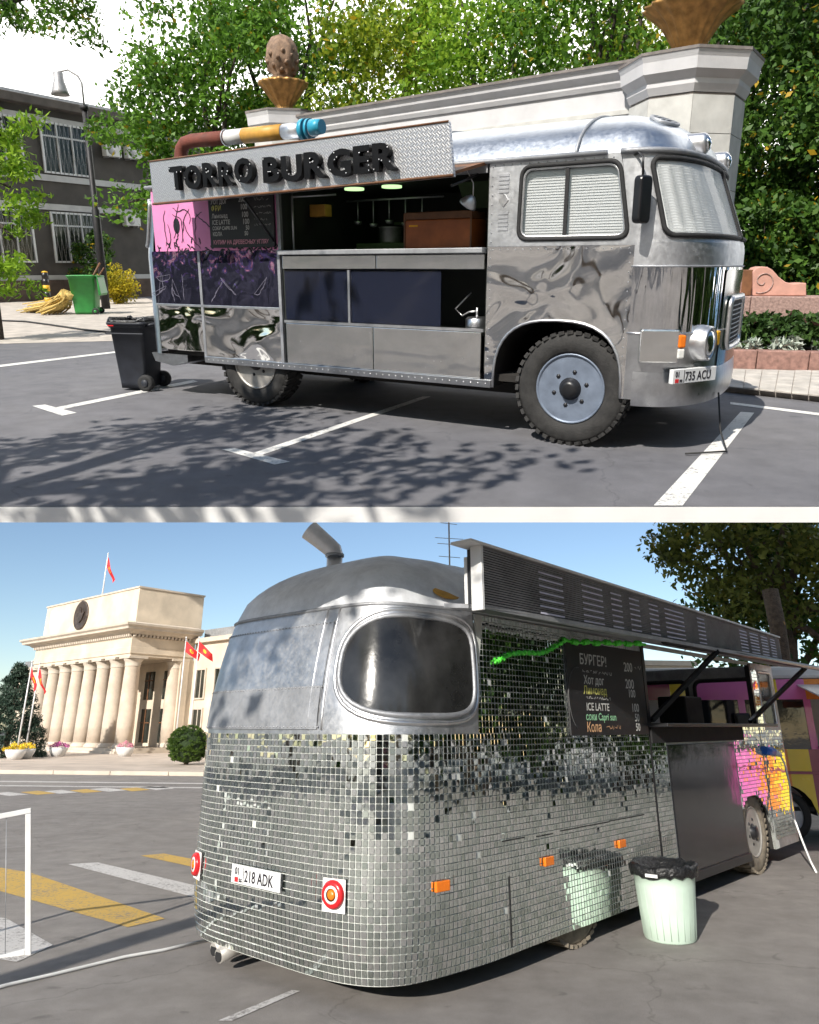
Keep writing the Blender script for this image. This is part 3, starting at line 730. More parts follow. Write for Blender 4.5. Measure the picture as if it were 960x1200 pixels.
# bumper and number plate
bp = MB(); bp.grid(lambda u, v: fpos(LF * (.02 + .96 * u), .4 + .28 * v, .008 + .012 * math.sin(PI * v)), 40, 4); part('bumper', bp, 'steel', bus)
npl = on_front(.27, .655, .5, .115, .012, 'number_plate', 'plate_white', bev=.004, off=.048)
def plate_text(par, code, y, sx=1.):
    for body, size, x, z, m_ in (('01', .062, -.225, -.002, 'doodle_black'), ('KG', .03, -.175, -.045, 'doodle_black'), (code, .1, -.115, -.036, 'doodle_black')):
        me = text_mesh(body, size, m_, .001, .0012, 0, .82 * sx); part('plate_text', me, None, par, (x, y, z), UPTEXT)
    part('plate_flag', MB().box(-.225, -.185, y - .001, y + .003, -.048, -.018), 'flag_red', par)
    part('plate_bar', MB().box(-.128, -.124, y - .001, y + .003, -.05, .05), 'doodle_black', par)
plate_text(npl, '735 ACU', -.0135, .95)
# near side: plates with openings
def side_plate(name, outer, holes, m_, y0=0., y1=.03, par=bus): return part(name, plate_mesh(outer, holes, y0, y1, name, m_), None, par)
arch = [(-.135 + .57 * math.copysign(abs(math.cos(a)) ** .75, math.cos(a)), .45 + .61 * abs(math.sin(a)) ** .7) for a in [PI * i / 20 for i in range(21)]]
side_plate('cab_panel', [(.46, .45), (.46, 1.66), (-.79, 1.66), (-.79, .45)] + [(x, z) for x, z in reversed(arch)][0:] , [], 'chrome')
rvb = MB()
def rivet_row(mb, x0, z0, x1, z1, n):
    for k in range(n): mb.lathe([(.0065, -.002), (.005, .004), (0, .005)], 6, Matrix.Translation((x0 + (x1 - x0) * k / (n - 1), -.001, z0 + (z1 - z0) * k / (n - 1))) @ Matrix.Rotation(R(90), 4, 'X'))
for a_ in ((-.76, .5, -.76, 1.63, 18), (-.74, 1.635, .42, 1.635, 18), (.43, .5, .43, 1.6, 16), (-.76, 1.7, -.76, 2.3, 9), (-.74, 2.31, .25, 2.31, 14)): rivet_row(rvb, *a_)
part('cab_rivets', rvb, 'alu_dull', bus, kind='stuff')
am = MB(); am.add([(x, .004, z) for x, z in arch] + [(x, .5, z) for x, z in arch], [(i, i + 1, i + 22, i + 21) for i in range(20)], True); part('wheel_arch', am, 'chassis', bus)
part('arch_lip', MB().tube([(x, -.004, z) for x, z in arch], .012, 6), 'alu_bright', bus)
wq = rquad([(.30, 2.285), (-.50, 2.285), (-.515, 1.715), (.405, 1.715)], .09)
side_plate('cab_window_surround', [(.475, 1.662), (.30, 2.34), (-.79, 2.34), (-.79, 1.662)], [wq], 'alu')
cwn = part('cab_window', plate_mesh(wq, [], .012, .018, 'cab_window', 'glass_window'), None, bus)
part('window_seal', MB().ring([(x, .004, z) for x, z in wq], .02), 'rubber', cwn)
part('window_frame', MB().ring([(cx_ * .955 - .003, .008, 2.0 + (z - 2.0) * .93) for cx_, z in wq], .011), 'alu_bright', cwn)
part('window_post', MB().box(-.13, -.10, 0.002, .022, 1.73, 2.27), 'rubber', cwn)
part('window_blind', slats(-.5, .39, 1.72, 2.28, .045, 26, .007), 'blind', cwn, kind='stuff')
vents = MB()
for k in range(5):
    for zb in (2.22, 1.92): vents.box(-.70, -.61, -.006, .01, zb - .032 * k, zb - .032 * k + .02)
part('side_vents', vents, 'alu_dull', bus, kind='stuff')
part('vent_badge', MB().prism([(-.655, 2.09), (-.70, 2.035), (-.655, 1.98), (-.61, 2.035)], -.007, .01), 'alu_bright', bus)
# serving bay
X0, X1 = -3.08, -.81
part('counter_strip', MB().box(X0 + .01, -1.94, -.012, .02, 1.475, 1.6), 'steel_soft', bus, bev=.004); part('counter_strip', MB().box(-1.93, X1 - .005, -.012, .02, 1.475, 1.6), 'steel_soft', bus, bev=.004)
part('counter_ledge', MB().box(X0, X1, -.07, .5, 1.61, 1.655), 'alu_dull', bus, bev=.006)
part('lower_panel', MB().box(X0 + .02, -1.985, -.006, .02, .52, .93), 'steel_soft', bus, bev=.004); part('lower_panel', MB().box(-1.975, X1 - .02, -.006, .02, .52, .93), 'steel_soft', bus, bev=.004)
gf = part('display_case', MB().box(X0 + .01, -1.25, .012, .02, .965, 1.46), 'glass_case', bus)
part('case_post', MB().box(-2.27, -2.245, -.004, .022, .95, 1.465), 'alu_bright', gf); part('case_rail', MB().box(X0, X1, -.008, .03, .935, .96), 'alu_bright', gf)
part('case_back', MB().box(X0, X1, .62, .64, .46, 1.6), 'inside', gf); part('case_floor', MB().box(X0, X1, .025, .61, .9, .93), 'inside', gf)
gc = part('gas_ring', MB().lathe([(.0, 0), (.1, 0), (.105, .02), (.105, .1), (.085, .115), (0, .115)], 24), 'steel', bus, (-.97, .2, .935))
part('gas_valve', MB().tube([(0, 0, .11), (0, 0, .2)], .012, 8).tube([(0, 0, .17), (-.08, .0, .16), (-.16, .02, .12), (-.25, .05, .18), (-.1, .08, .33)], .008, 6), 'alu_bright', gc)
# sill with rivets
sill = part('sill', MB().box(-4.26, -.72, -.018, .03, .445, .515), 'steel', bus, bev=.004)
rv = MB()
for k in range(48): rv.lathe([(.008, 0), (.006, .006), (0, .007)], 6, Matrix.Translation((-4.2 + k * .073, -.018, .48)) @ Matrix.Rotation(R(90), 4, 'X'))
part('rivets', rv, 'alu_bright', sill, kind='stuff')
# rear half of the near side
part('rear_lower_panel', MB().box(-4.24, -3.13, -.004, .03, .46, 1.07), 'chrome', bus, bev=.004); part('rear_lower_panel', MB().box(-4.97, -4.26, -.004, .03, .56, 1.07), 'chrome', bus, bev=.004)
for x in (-4.25, -3.12): part('seam_strip', MB().box(x - .018, x + .018, -.012, .03, .46, 1.66), 'alu_dull', bus, bev=.003)
part('seam_strip', MB().box(-5.0, -3.13, -.012, .03, 1.06, 1.085), 'alu_bright', bus, bev=.003)
db = part('graffiti_reflection_band', MB().box(-5.0, -3.135, .0, .03, 1.085, 1.66), 'dark_band', bus); db['label'] = 'mirrored band with violet drips and dark reflection put into its colour'
pp = part('pink_panel', MB().box(-4.93, -3.12, .0, .03, 1.662, 2.34), 'pink', bus); pp['label'] = 'pink panel with black line drawing'
part('door_post', MB().box(-3.12, -3.08, -.006, .03, 1.66, 2.34), 'alu_dull', bus); part('hatch_header', MB().box(X0, X1, -.0, .04, 2.26, 2.34), 'alu_dull', bus)
# line drawing: abstract ribbons
def ribbon(mb, pts, w, y):
    vs = []
    for i, (x, z) in enumerate(pts):
        a = pts[max(0, i - 1)]; b = pts[min(len(pts) - 1, i + 1)]; l = math.hypot(b[0] - a[0], b[1] - a[1]) + 1e-9
        nx, nz = -(b[1] - a[1]) / l, (b[0] - a[0]) / l; k = w * (.5 + .5 * math.sin(PI * (i + .5) / len(pts)))
        vs += [(x + nx * k, y, z + nz * k), (x - nx * k, y, z - nz * k)]
    mb.add(vs, [(2 * i, 2 * i + 1, 2 * i + 3, 2 * i + 2) for i in range(len(pts) - 1)])
def wander(rg, x, z, n, st, a, turn):
    out = [(x, z)]
    for _ in range(n):
        a += rg.uniform(-turn, turn); x += st * math.cos(a); z += st * math.sin(a); out.append((x, z))
    return out
rg = random.Random(11); dk = MB()
for i, (x, z, a) in enumerate([(-4.75, 1.72, 1.3), (-4.6, 2.12, -.6), (-4.5, 1.75, 1.1), (-4.35, 2.1, -1.9), (-4.28, 1.74, 1.9), (-4.7, 1.95, -1.2), (-4.25, 2.05, -.5), (-4.45, 1.98, -1.), (-4.62, 1.8, .5)]):
    ribbon(dk, wander(rg, x, z, 14, .028, a, .5), .006, -.003)
dk.prism([(-4.56 + .05 * math.cos(2 * PI * k / 12), 1.93 + .085 * math.sin(2 * PI * k / 12)) for k in range(12)], -.003, -.001)
for i in range(60):
    x = rg.uniform(-4.9, -3.15); z = 1.665 + abs(rg.gauss(0, .05)); ribbon(dk, wander(rg, x, z, 5, .015, rg.uniform(0, 6), 1.), .009, -.003)
part('line_drawing', dk, 'doodle_black', pp, kind='stuff')
for m_, sd_, nn, zc, wd_ in (('doodle_white', 9, 9, 1.3, .004),):
    rg = random.Random(sd_); mb = MB()
    for i in range(nn):
        x = rg.choice([rg.uniform(-4.95, -4.4), rg.uniform(-4.0, -3.2)]); z = min(1.64, zc + rg.gauss(0, .1)); 
        ribbon(mb, [p for p in wander(rg, x, z, 12, .024, -PI / 2 + rg.uniform(-.6, .6), .55) if 1.1 < p[1] < 1.655] + [(x, z)], wd_, -.003)
    part('paint_drips', mb, m_, db, kind='stuff')
def scribble(par, x0, x1, z, h, m_, y, seed, w=.0022):
    rg_ = random.Random(seed); mb = MB(); x = x0; pts = []
    while x < x1:
        x += h * rg_.uniform(.18, .4); pts.append((x, z + h * rg_.random()))
        if rg_.random() < .16 and len(pts) > 2: ribbon(mb, pts, w, y); pts = []; x += h * .4
    if len(pts) > 2: ribbon(mb, pts, w, y)
    return part('chalk_scribble', mb, m_, par, kind='stuff')
# menu board on the pink panel
mb_ = part('menu_board', MB().prism(rrect(-4.03, -3.14, 1.69, 2.3, .03), -.03, -.004), 'chalkboard', bus)
for body, size, x, z, m_ in (('ХОТ ДОГ', .06, -3.99, 2.13, 'chalk_white'), ('ФРИ', .075, -3.99, 2.06, 'chalk_yellow'), ('Лимонад', .06, -3.99, 1.99, 'chalk_white'), ('ICE LATTE', .065, -3.99, 1.925, 'chalk_white'), ('СОКИ CAPRI SUN', .05, -3.99, 1.87, 'chalk_white'), ('КОЛА', .055, -3.99, 1.81, 'chalk_white'),
        ('200', .075, -3.6, 2.14, 'chalk_white'), ('100', .075, -3.58, 2.065, 'chalk_white'), ('100', .075, -3.57, 1.99, 'chalk_white'), ('100', .075, -3.56, 1.92, 'chalk_white'), ('50', .06, -3.52, 1.865, 'chalk_white'), ('50', .06, -3.54, 1.81, 'chalk_white'),
        ('КУПИМ НА ДРЕВЕСНЫХ УГЛЯХ', .058, -3.99, 1.725, 'chalk_pink')):
    part('chalk_text', text_mesh(body, size, m_, 0, .001, .05, .86), None, mb_, (x, -.032, z), UPTEXT, kind='stuff')
for k, (z, h) in enumerate(((2.14, .035), (2.07, .025), (2.01, .025), (1.95, .025), (1.9, .022))): scribble(mb_, -3.4, -3.2 + .03 * (k % 3), z, h, 'chalk_white', -.0325, 40 + k)
# far side, rear, floor and roof
side_plate('far_side', [(.46, .45), (.30, 2.34), (-5.0, 2.34), (-5.0, .45)], [], 'alu', 2.37, 2.4)
def rearx(y): t = abs((y - 1.2) / 1.2); return -4.98 - .34 * max(0, 1 - t ** 3.2) ** (1 / 2.4)
rear_o = Outline([(rearx(y), y) for y in ys])
def rpos(t, z, off=0.):
    x, y = rear_o.at(t); k = 0 if z < 1.66 else .14 * (z - 1.66) / .68; nx, ny = rear_o.nrm(t)
    return (x + k - off * nx, y - off * ny, z)
part('rear_panel', shell_strip(rpos, 0, rear_o.L, zr(.5, 2.34, 10), 40), 'steel', bus)
rl = rrect(.1, .62, 1.72, 2.22, .08)
rw = part('rear_corner_window', shell_patch(rpos, rl, .012, 5), 'glass_dark', bus); part('window_seal', shell_ring(rpos, rl, .012, .016), 'alu_bright', rw)
part('floor', MB().box(-4.95, .4, .07, 2.33, .5, .56), 'chassis', bus)
part('chassis_rail', MB().box(-5.1, .6, .45, .6, .33, .5), 'chassis', bus); part('chassis_rail', MB().box(-5.1, .6, 1.75, 1.9, .33, .5), 'chassis', bus)
part('rear_bumper', MB().prism([(-5.2, .5), (-4.6, .5), (-4.6, .42), (-4.85, .36), (-5.15, .4)], .04, 2.3), 'steel', bus)
ro = [(x, BW) for x in np.linspace(.20, -4.9, 30)]
outer = [(nose(y, 2.34) , y) for y in ys] + ro[1:-1] + [(rearx(y) + .14, y) for y in reversed(ys)] + [(x, 0) for x in np.linspace(-4.9, .2, 30)][1:-1]
outer.append(outer[0])
roof = part('roof', dome(outer, -4.1, -.15, 1.2, 2.34, .42, 14, 2.3, .62), 'roof_steel', bus)
part('roof_gutter', MB().tube([(-5.0, -.012, 2.345), (-3, -.012, 2.345), (.2, -.012, 2.345)], .02, 8), 'alu_dull', roof)
for x in (-.05, -1.5, -3.0):
    sm_ = MB(); sm_.tube([(x, 1.2 - 1.21 * k, 2.345 + .42 * (1 - abs(k) ** 2.3) ** .62) for k in [math.sin(R(a)) for a in range(-90, 91, 6)]], .012, 6); part('roof_seam', sm_, 'alu_dull', roof)
# roof front vent and marker lamps
def droof(x, y, lift=0.):
    sx = min(max(x, -4.1), -.15)
    best = max(abs((y - 1.2) / 1.2), 0)
    if x > sx:
        lo, hi = 0., 1.
        ang = math.atan2(y - 1.2, x - sx)
        for k in np.linspace(1, 0, 60):
            pass
        # distance to outline along the ray
        for rr in np.linspace(.02, 2., 200):
            yy = 1.2 + rr * math.sin(ang); xx = sx + rr * math.cos(ang)
            if not (0 <= yy <= 2.4) or xx > nose(min(max(yy, 0), 2.4), 2.34): break
        best = math.hypot(x - sx, y - 1.2) / rr
    return 2.34 + .42 * max(0, 1 - min(1, best) ** 2.3) ** .62 + lift
vm = MB(); vc = (.47, .62)
pts_ = []
for k in range(24):
    a = 2 * PI * k / 24; x = vc[0] + .1 * math.cos(a); y = vc[1] + .2 * math.sin(a); pts_.append((x, y, droof(x, y, .012)))
vt = part('roof_vent', MB().add(pts_ + [(vc[0], vc[1], droof(*vc, .02))], [(k, (k + 1) % 24, 24) for k in range(24)], True), 'black_matt', roof); part('vent_frame', MB().ring(pts_, .015), 'alu_dull', vt)
vs_ = MB()
for k in range(5):
    x = vc[0] - .07 + .035 * k; hw_ = .2 * math.sqrt(max(0, 1 - ((x - vc[0]) / .1) ** 2)); vs_.tube([(x, vc[1] + hw_ * j / 3, droof(x, vc[1] + hw_ * j / 3, .02)) for j in range(-3, 4)], .008, 5)
part('vent_slats', vs_, 'alu_dull', vt, kind='stuff')
for y in (.62, 1.78):
    z = 2.44; x = nose(y, 2.34) - .02
    mk_ = part('marker_lamp', MB().lathe([(.085, -.14), (.085, .02), (.07, .05), (.06, .05)], 20, Matrix.Translation((x, y, z)) @ Matrix.Rotation(R(90), 4, 'Y'), True, True), 'alu_bright', bus)
    part('lens', MB().lathe([(.07, .045), (.04, .07), (0, .078)], 18, Matrix.Translation((x, y, z)) @ Matrix.Rotation(R(90), 4, 'Y')), 'clear_lens', mk_)
# wing mirrors
for y0, sgn in ((-.13, -1), (2.55, 1)):
    mr = part('wing_mirror', MB().prism(rrect(-.075, .075, -.17, .17, .04), -.035, .035, 'x'), 'black', bus, (.52, y0, 1.98), (0, 0, R(20) * sgn), bev=.015)
    part('mirror_arm', MB().tube([(-.01, -.0, .17), (-.02, 0, .3), (-.1, -sgn * .06, .34), (-.2, -sgn * .12, .33)], .009, 6).tube([(-.01, 0, .1), (-.16, -sgn * .12, .16)], .008, 6), 'black', mr)
# the sign board on its flap
sgn = part('sign_board', MB().add([(-4.39, -.45, 2.53), (-4.38, -.45, 2.11), (-.90, -.45, 2.19), (-.95, -.45, 2.60), (-4.39, -.41, 2.53), (-4.38, -.41, 2.11), (-.90, -.41, 2.19), (-.95, -.41, 2.60)],
    [(0, 1, 2, 3), (7, 6, 5, 4), (0, 4, 5, 1), (1, 5, 6, 2), (2, 6, 7, 3), (3, 7, 4, 0)]), 'tread', bus)
sgn['label'] = 'diamond plate sign board with black letters'
part('board_edge', MB().tube([(-4.39, -.452, 2.12), (-.9, -.452, 2.2)], .012, 6).tube([(-4.39, -.452, 2.53), (-.95, -.452, 2.6)], .008, 6), 'wood_dark', sgn)
part('flap', MB().add([(-4.3, -.41, 2.13), (-.92, -.41, 2.21), (-.82, -.0, 2.32), (-4.3, -.0, 2.3), (-4.3, -.41, 2.155), (-.92, -.41, 2.235), (-.82, 0, 2.345), (-4.3, 0, 2.325)], [(0, 1, 2, 3), (7, 6, 5, 4), (0, 4, 5, 1), (1, 5, 6, 2), (2, 6, 7, 3), (3, 7, 4, 0)]), 'wood_dark', sgn)
for word, xs0, xs1, zb0 in (('TORRO', -4.05, -2.95, 2.238), ('BURGER', -2.83, -1.40, 2.243)):
    ms = [text_mesh(ch, .285, 'letter_black', .03, .0115) for ch in word]; ext = [(min(v.co.x for v in m_.vertices), max(v.co.x for v in m_.vertices)) for m_ in ms]
    gap_ = .022; k_ = (xs1 - xs0 - gap_ * (len(word) - 1)) / sum(b - a for a, b in ext); cx_ = xs0
    for i, me in enumerate(ms):
        me.transform(Matrix.Diagonal((k_, 1, 1, 1))); l0, lx = ext[i][0] * k_, ext[i][1] * k_
        jig = (.006, -.004, .003, -.005, .002, .005)[i]
        lt = part('letter', me, None, sgn, (cx_ - l0, -.482, zb0 + (cx_ - xs0) * .0225 + jig), (R(90), R(-1.3) + jig, 0))
        rv = MB()
        for v in random.Random(i).sample(list(me.vertices), 5): rv.lathe([(.0075, 0), (.005, .005), (0, .006)], 6, Matrix.Translation((v.co.x * .86 + (l0 + lx) * .07, v.co.y * .86 + .014, .031)))
        part('letter_rivets', rv, 'alu_bright', lt, kind='stuff')
        cx_ += (lx - l0) + gap_
for x in (-3.2, -.95): part('flap_strut', MB().tube([(x, -.38, 2.13), (x + .05, .0, 1.72 if x < -2 else 2.25)], .012, 6), 'black', sgn)
# flue pipe on the roof
fl = bpy.data.objects.new('flue_pipe', None); C.objects.link(fl); fl.parent = bus
py_ = .5
part('rusty_section', MB().tube([(-4.95, py_, 2.5), (-4.95, py_, 2.72), (-4.92, py_, 2.81), (-4.86, py_, 2.865), (-4.75, py_, 2.88), (-4.2, py_, 2.87)], .075, 16), 'rust', fl)
part('white_section', MB().tube([(-4.2, py_, 2.87), (-3.95, py_, 2.868)], .078, 16), 'white_paint', fl)
part('orange_section', MB().tube([(-3.95, py_, 2.868), (-3.4, py_, 2.862)], .08, 16), 'orange_paint', fl)
part('steel_section', MB().tube([(-3.4, py_, 2.862), (-3.15, py_, 2.86)], .077, 16), 'alu', fl)
part('flange', MB().tube([(-3.15, py_, 2.86), (-3.1, py_, 2.86)], .105, 20).tube([(-3.07, py_, 2.86), (-3.04, py_, 2.86)], .1, 20), 'blue_plastic', fl)
part('motor', MB().tube([(-3.09, py_, 2.86), (-2.98, py_, 2.85)], .07, 14), 'alu_dull', fl); part('motor_cap', MB().tube([(-2.99, py_ - .05, 2.86), (-2.86, py_ - .05, 2.86)], [.08, .07], 16), 'blue_plastic', fl)
part('pipe_clamp', MB().ring([(-4.22, py_ + .082 * math.cos(a), 2.87 + .082 * math.sin(a)) for a in [2 * PI * k / 16 for k in range(16)]], .008), 'alu_dull', fl)
# inside of the serving bay
part('inner_wall', MB().box(X0 - .3, X1 + .1, 1.8, 1.84, .6, 2.34), 'inside', bus); part('inner_wall', MB().box(X0 - .02, X0 + .0, .03, 1.8, .6, 2.34), 'inside', bus); part('inner_wall', MB().box(X1, X1 + .02, .03, 1.8, .6, 2.34), 'inside', bus)
part('inner_ceiling', MB().box(X0, X1, .05, 1.8, 2.3, 2.33), 'inside', bus)
part('work_top', MB().box(X0 + .3, -1.75, .9, 1.6, 1.68, 1.74), 'inside_green', bus, bev=.005); part('shelf', MB().box(-2.6, -1.4, 1.4, 1.75, 1.95, 1.98), 'inside_green', bus)
part('hood', MB().prism([(-1.55, 2.3), (-.9, 2.3), (-1.0, 2.05), (-1.45, 2.05)], .9, 1.5), 'inside_green', bus)
for x in (-2.55, -2.1): part('ceiling_lamp', MB().lathe([(.1, 0), (.1, .02), (0, .02)], 20), 'green_lamp', bus, (x, .55, 2.25))
part('pan_rack', MB().tube([(-2.9, .9, 2.18), (-1.7, .9, 2.18)], .01, 6), 'alu', bus)
for k in range(5): part('ladle', MB().tube([(-2.75 + k * .2, .9, 2.17), (-2.75 + k * .2, .9, 1.98 - .03 * (k % 2))], .007, 5).lathe([(.0, -.04), (.035, -.03), (.045, .0)], 10, Matrix.Translation((-2.75 + k * .2, .9, 1.97 - .03 * (k % 2)))), 'alu', bus)
part('pot', MB().lathe([(.12, 0), (.13, .02), (.13, .16), (.14, .17), (.12, .17), (.11, .03), (0, .03)], 22), 'alu', bus, (-2.45, 1.1, 1.74)); part('sauce_tub', MB().lathe([(.07, 0), (.08, .14), (0, .15)], 16), 'white_paint', bus, (-2.05, 1.05, 1.74)); part('carton', MB().box(-.1, .1, -.06, .06, 0, .12), 'orange_paint', bus, (-2.95, .5, 2.0), bev=.005)
part('grill', MB().box(-1.55, -.9, .85, 1.45, 1.66, 1.98), 'black', bus, bev=.02)
part('shelf_post', MB().tube([(-3.0, .1, 1.66), (-3.0, .1, 2.2)], .012, 6).tube([(-3.0, .1, 2.17), (-2.6, .3, 2.19)], .01, 6), 'alu', bus)
# wheels
wheel(bus, 0, .14, .49, .27, 'rim_blue', 'tyre', 6, 4)
wheel(bus, 0, 2.26, .49, .27, 'rim_blue', 'tyre', 6, 4, side=1)
wheel(bus, -3.575, .17, .49, .27, 'rim_grey', 'tyre', 6, 4); wheel(bus, -3.575, 2.2, .49, .27, 'rim_grey', 'tyre', 6, 4, side=1)
part('front_cable', MB().tube([fpos(fy(.75), .45, .03), tuple(Vector(fpos(fy(.75), .12, .08))), tuple(Vector(fpos(fy(.5), .02, .25))), tuple(Vector(fpos(fy(.2), .02, .1)))], .008, 6), 'cable_black', bus)
# a wooden cabinet radio on the counter and small things
BM = SET['U'] @ Matrix.Translation((1.3542, 6.1204, 0)) @ Matrix.Rotation(BUS_YAW, 4, 'Z')
def bus_thing(name, label, cat, loc, rz=0.):
    o = bpy.data.objects.new(name, None); C.objects.link(o); o.matrix_world = BM @ Matrix.Translation(loc) @ Matrix.Rotation(rz, 4, 'Z'); return tag(o, label, cat)
rd = bus_thing('wooden_cabinet', 'orange wooden cabinet with dark top band on the serving counter', 'cabinet', (-1.66, .06, 1.657))
part('body', MB().box(0, .68, 0, .32, 0, .25), 'wood_box', rd, bev=.012); part('top_band', MB().box(.005, .675, -.004, .3, .252, .315), 'wood_dark', rd, bev=.006)
part('nameplate', MB().box(.05, .14, -.004, .0, .19, .205), 'amber_lens', rd)
part('edge_post', MB().box(-.006, .01, -.006, .0, 0, .31), 'wood_dark', rd); part('edge_post', MB().box(.67, .686, -.006, .0, 0, .31), 'wood_dark', rd)
sp_ = bus_thing('desk_lamp', 'small grey lamp hanging at the hatch corner beside the cabinet', 'lamp', (-.93, -.02, 2.08))
part('cord', MB().tube([(0, 0, 0), (0, 0, .1), (-.06, 0, .2), (-.1, .02, .24)], .005, 6), 'cable_white', sp_); part('shade', MB().lathe([(.02, 0), (.05, -.03), (.08, -.08), (.075, -.1), (0, -.1)], 18, Matrix.Rotation(R(35), 4, 'Y')), 'alu', sp_)

# ------------------------------------------------------------------ the mosaic food van on the street
VAN_RZ = R(90 - 42.25446)
VM = Matrix.Translation((1.35747, 6.45673, 0)) @ Matrix.Rotation(VAN_RZ, 4, 'Z')
van = thing('mosaic_food_van', 'round backed food van covered in small mirror tiles with silver roof', 'van', 'L', (1.35747, 6.45673, 0), VAN_RZ)
VW = 2.35; XF = 5.55
def vrear(y):
    u = abs((y - VW / 2) / (VW / 2)); return -1.45 - .8 * max(0, 1 - u ** 4.5) ** (1 / 3)
vys = [VW / 2 - VW / 2 * math.copysign(abs(math.cos(PI * i / 80)) ** .8, math.cos(PI * i / 80)) for i in range(81)]
van_o = Outline([(x, 0.) for x in np.linspace(XF, -1.44, 80)] + [(vrear(y), y) for y in vys] + [(x, VW) for x in np.linspace(-1.44, XF, 80)])
van_o.sg = -1
T0 = XF + 1.45           # start of the round corner along the outline
TE = van_o.L
def vg(z):
    if z < .6: return .05 * ((.6 - z) / .45) ** 2
    if z < 1.58: return 0.
    return .16 * ((z - 1.58) / .86) ** 1.6
def vpos(t, z, off=0.):
    x, y = van_o.at(t); nx, ny = van_o.nrm(t)
    k = min(1, max(0, (t - (T0 - .35)) / .7)); k = k * k * (3 - 2 * k)
    o = off - vg(z) * k
    return (x + nx * o, y + ny * o, z)
ZB, ZT, ZR = .153, 1.555, 2.42
tS = XF + 1.29           # where the tall tiled side panel begins
# carcass: lower skin (carries the tiles), tall side skin, silver upper skin
part('lower_skin', shell_strip(vpos, T0 - .3, TE, zr(ZB, ZT, 12), 150, -.004), 'grout', van)
arch_x, arch_r = 4.05, .56
va = [(arch_x + arch_r * math.cos(a), .2 + .64 * math.sin(a) ** .8 if math.sin(a) > 0 else .2) for a in [PI * i / 18 for i in range(19)]]
side_hole = [(1.47, 1.60), (4.62, 1.60), (4.62, 2.36), (1.47, 2.36)]
part('side_skin', plate_mesh([(-1.28, ZT), (-1.28, 2.40), (4.75, 2.40), (4.75, .2)] + [(x, z) for x, z in va] + [(3.4, .2), (-1.15, ZB), (-1.15, ZT)], [side_hole], .004, .03, 'side_skin', 'grout'), None, van)
part('cab_skin', plate_mesh([(4.76, .2), (4.76, 2.4), (XF, 2.4), (XF, .2)], [rrect(4.9, 5.42, 1.62, 2.3, .05)], .004, .03, 'cab_skin', 'alu'), None, van)
dw = part('cab_side_window', plate_mesh(rrect(4.9, 5.42, 1.62, 2.3, .05), [], .012, .018, 'cab_side_window', 'glass_window'), None, van)
part('window_frame', MB().ring([(x, .006, z) for x, z in rrect(4.9, 5.42, 1.62, 2.3, .05)], .02), 'alu_bright', dw)
part('upper_skin', shell_strip(vpos, T0 + .1, TE, zr(ZT, ZR, 10), 150), 'alu', van)
part('upper_skin_corner', shell_strip(vpos, tS, T0 + .12, zr(ZT, ZR, 10), 16, .001), 'alu', van)
fw_o = plate_mesh([(0.03, .3), (0.03, 2.42), (VW - .03, 2.42), (VW - .03, .3)], [rrect(.18, 1.12, 1.45, 2.24, .1), rrect(1.24, 2.17, 1.45, 2.24, .1)], -.02, .0, 'front_wall', 'alu_dull')
fw_o.transform(Matrix.Translation((XF, 0, 0)) @ Matrix.Rotation(R(90), 4, 'Z')); part('front_wall', fw_o, None, van)
for y0_, y1_ in ((.18, 1.12), (1.24, 2.17)): part('front_window_frame', MB().ring([(XF - .01, y, z) for y, z in rrect(y0_, y1_, 1.45, 2.24, .1)], .03), 'rubber', van)
# dull repair panels on the back
tb0, tb1 = van_o.t_of(vrear(.62), .62), van_o.t_of(vrear(2.12), 2.12)
bpn = part('back_panel', shell_strip(vpos, tb0, tb1, zr(1.78, 2.33, 6), 30, .006), 'alu', van)
part('patch_panel', shell_strip(vpos, tb0 + .01, tb1 - .01, zr(1.585, 1.87, 4), 30, .011), 'alu_dull', van)
for t in (tb0 - .03, tb0 + .1): part('seam_strip', MB().tube([vpos(t, z, .006) for z in zr(1.58, 2.42, 10)], .006, 5), 'alu_bright', van)
rv = MB()
for k in range(40):
    t = tb0 + (tb1 - tb0) * k / 39
    for z in (1.6, 1.86, 2.31):
        p = Vector(vpos(t, z, .013)); rv.lathe([(.007, -.003), (.005, .003), (0, .004)], 6, Matrix.Translation(p) @ Vector((*van_o.nrm(t), 0)).to_track_quat('Z', 'Y').to_matrix().to_4x4())
part('rivets', rv, 'alu_dull', van, kind='stuff')
part('roof_seam', MB().tube([vpos(T0 - .05 + (TE - T0 - .3) * i / 120, 2.425, .004) for i in range(121)], .013, 6), 'alu_dull', van)
# round corner window
wl = []
ta, tb = tS + .035, tS + 1.19
for k in range(40):
    a = 2 * PI * k / 40; ca, sa = math.cos(a), math.sin(a)
    ex = .38 if ca < 0 else .7
    wl.append(((ta + tb) / 2 + (tb - ta) / 2 * math.copysign(abs(ca) ** (.45 if ca < 0 else .8), ca), 2.005 + .335 * math.copysign(abs(sa) ** (.42 if ca < 0 else .75), sa)))
wo = [((ta + tb) / 2 + (p[0] - (ta + tb) / 2) * 1.07, 2.005 + (p[1] - 2.005) * 1.14) for p in wl]
cw = part('corner_window', shell_patch(vpos, wl, .014, 8), 'glass_rear', van)
part('window_flange', shell_patch(vpos, wo, .006, 8), 'alu_bright', cw)
part('window_seal', shell_ring(vpos, wl, .014, .018), 'alu_dull', cw); part('outer_bead', shell_ring(vpos, wo, .008, .015), 'alu_bright', cw)
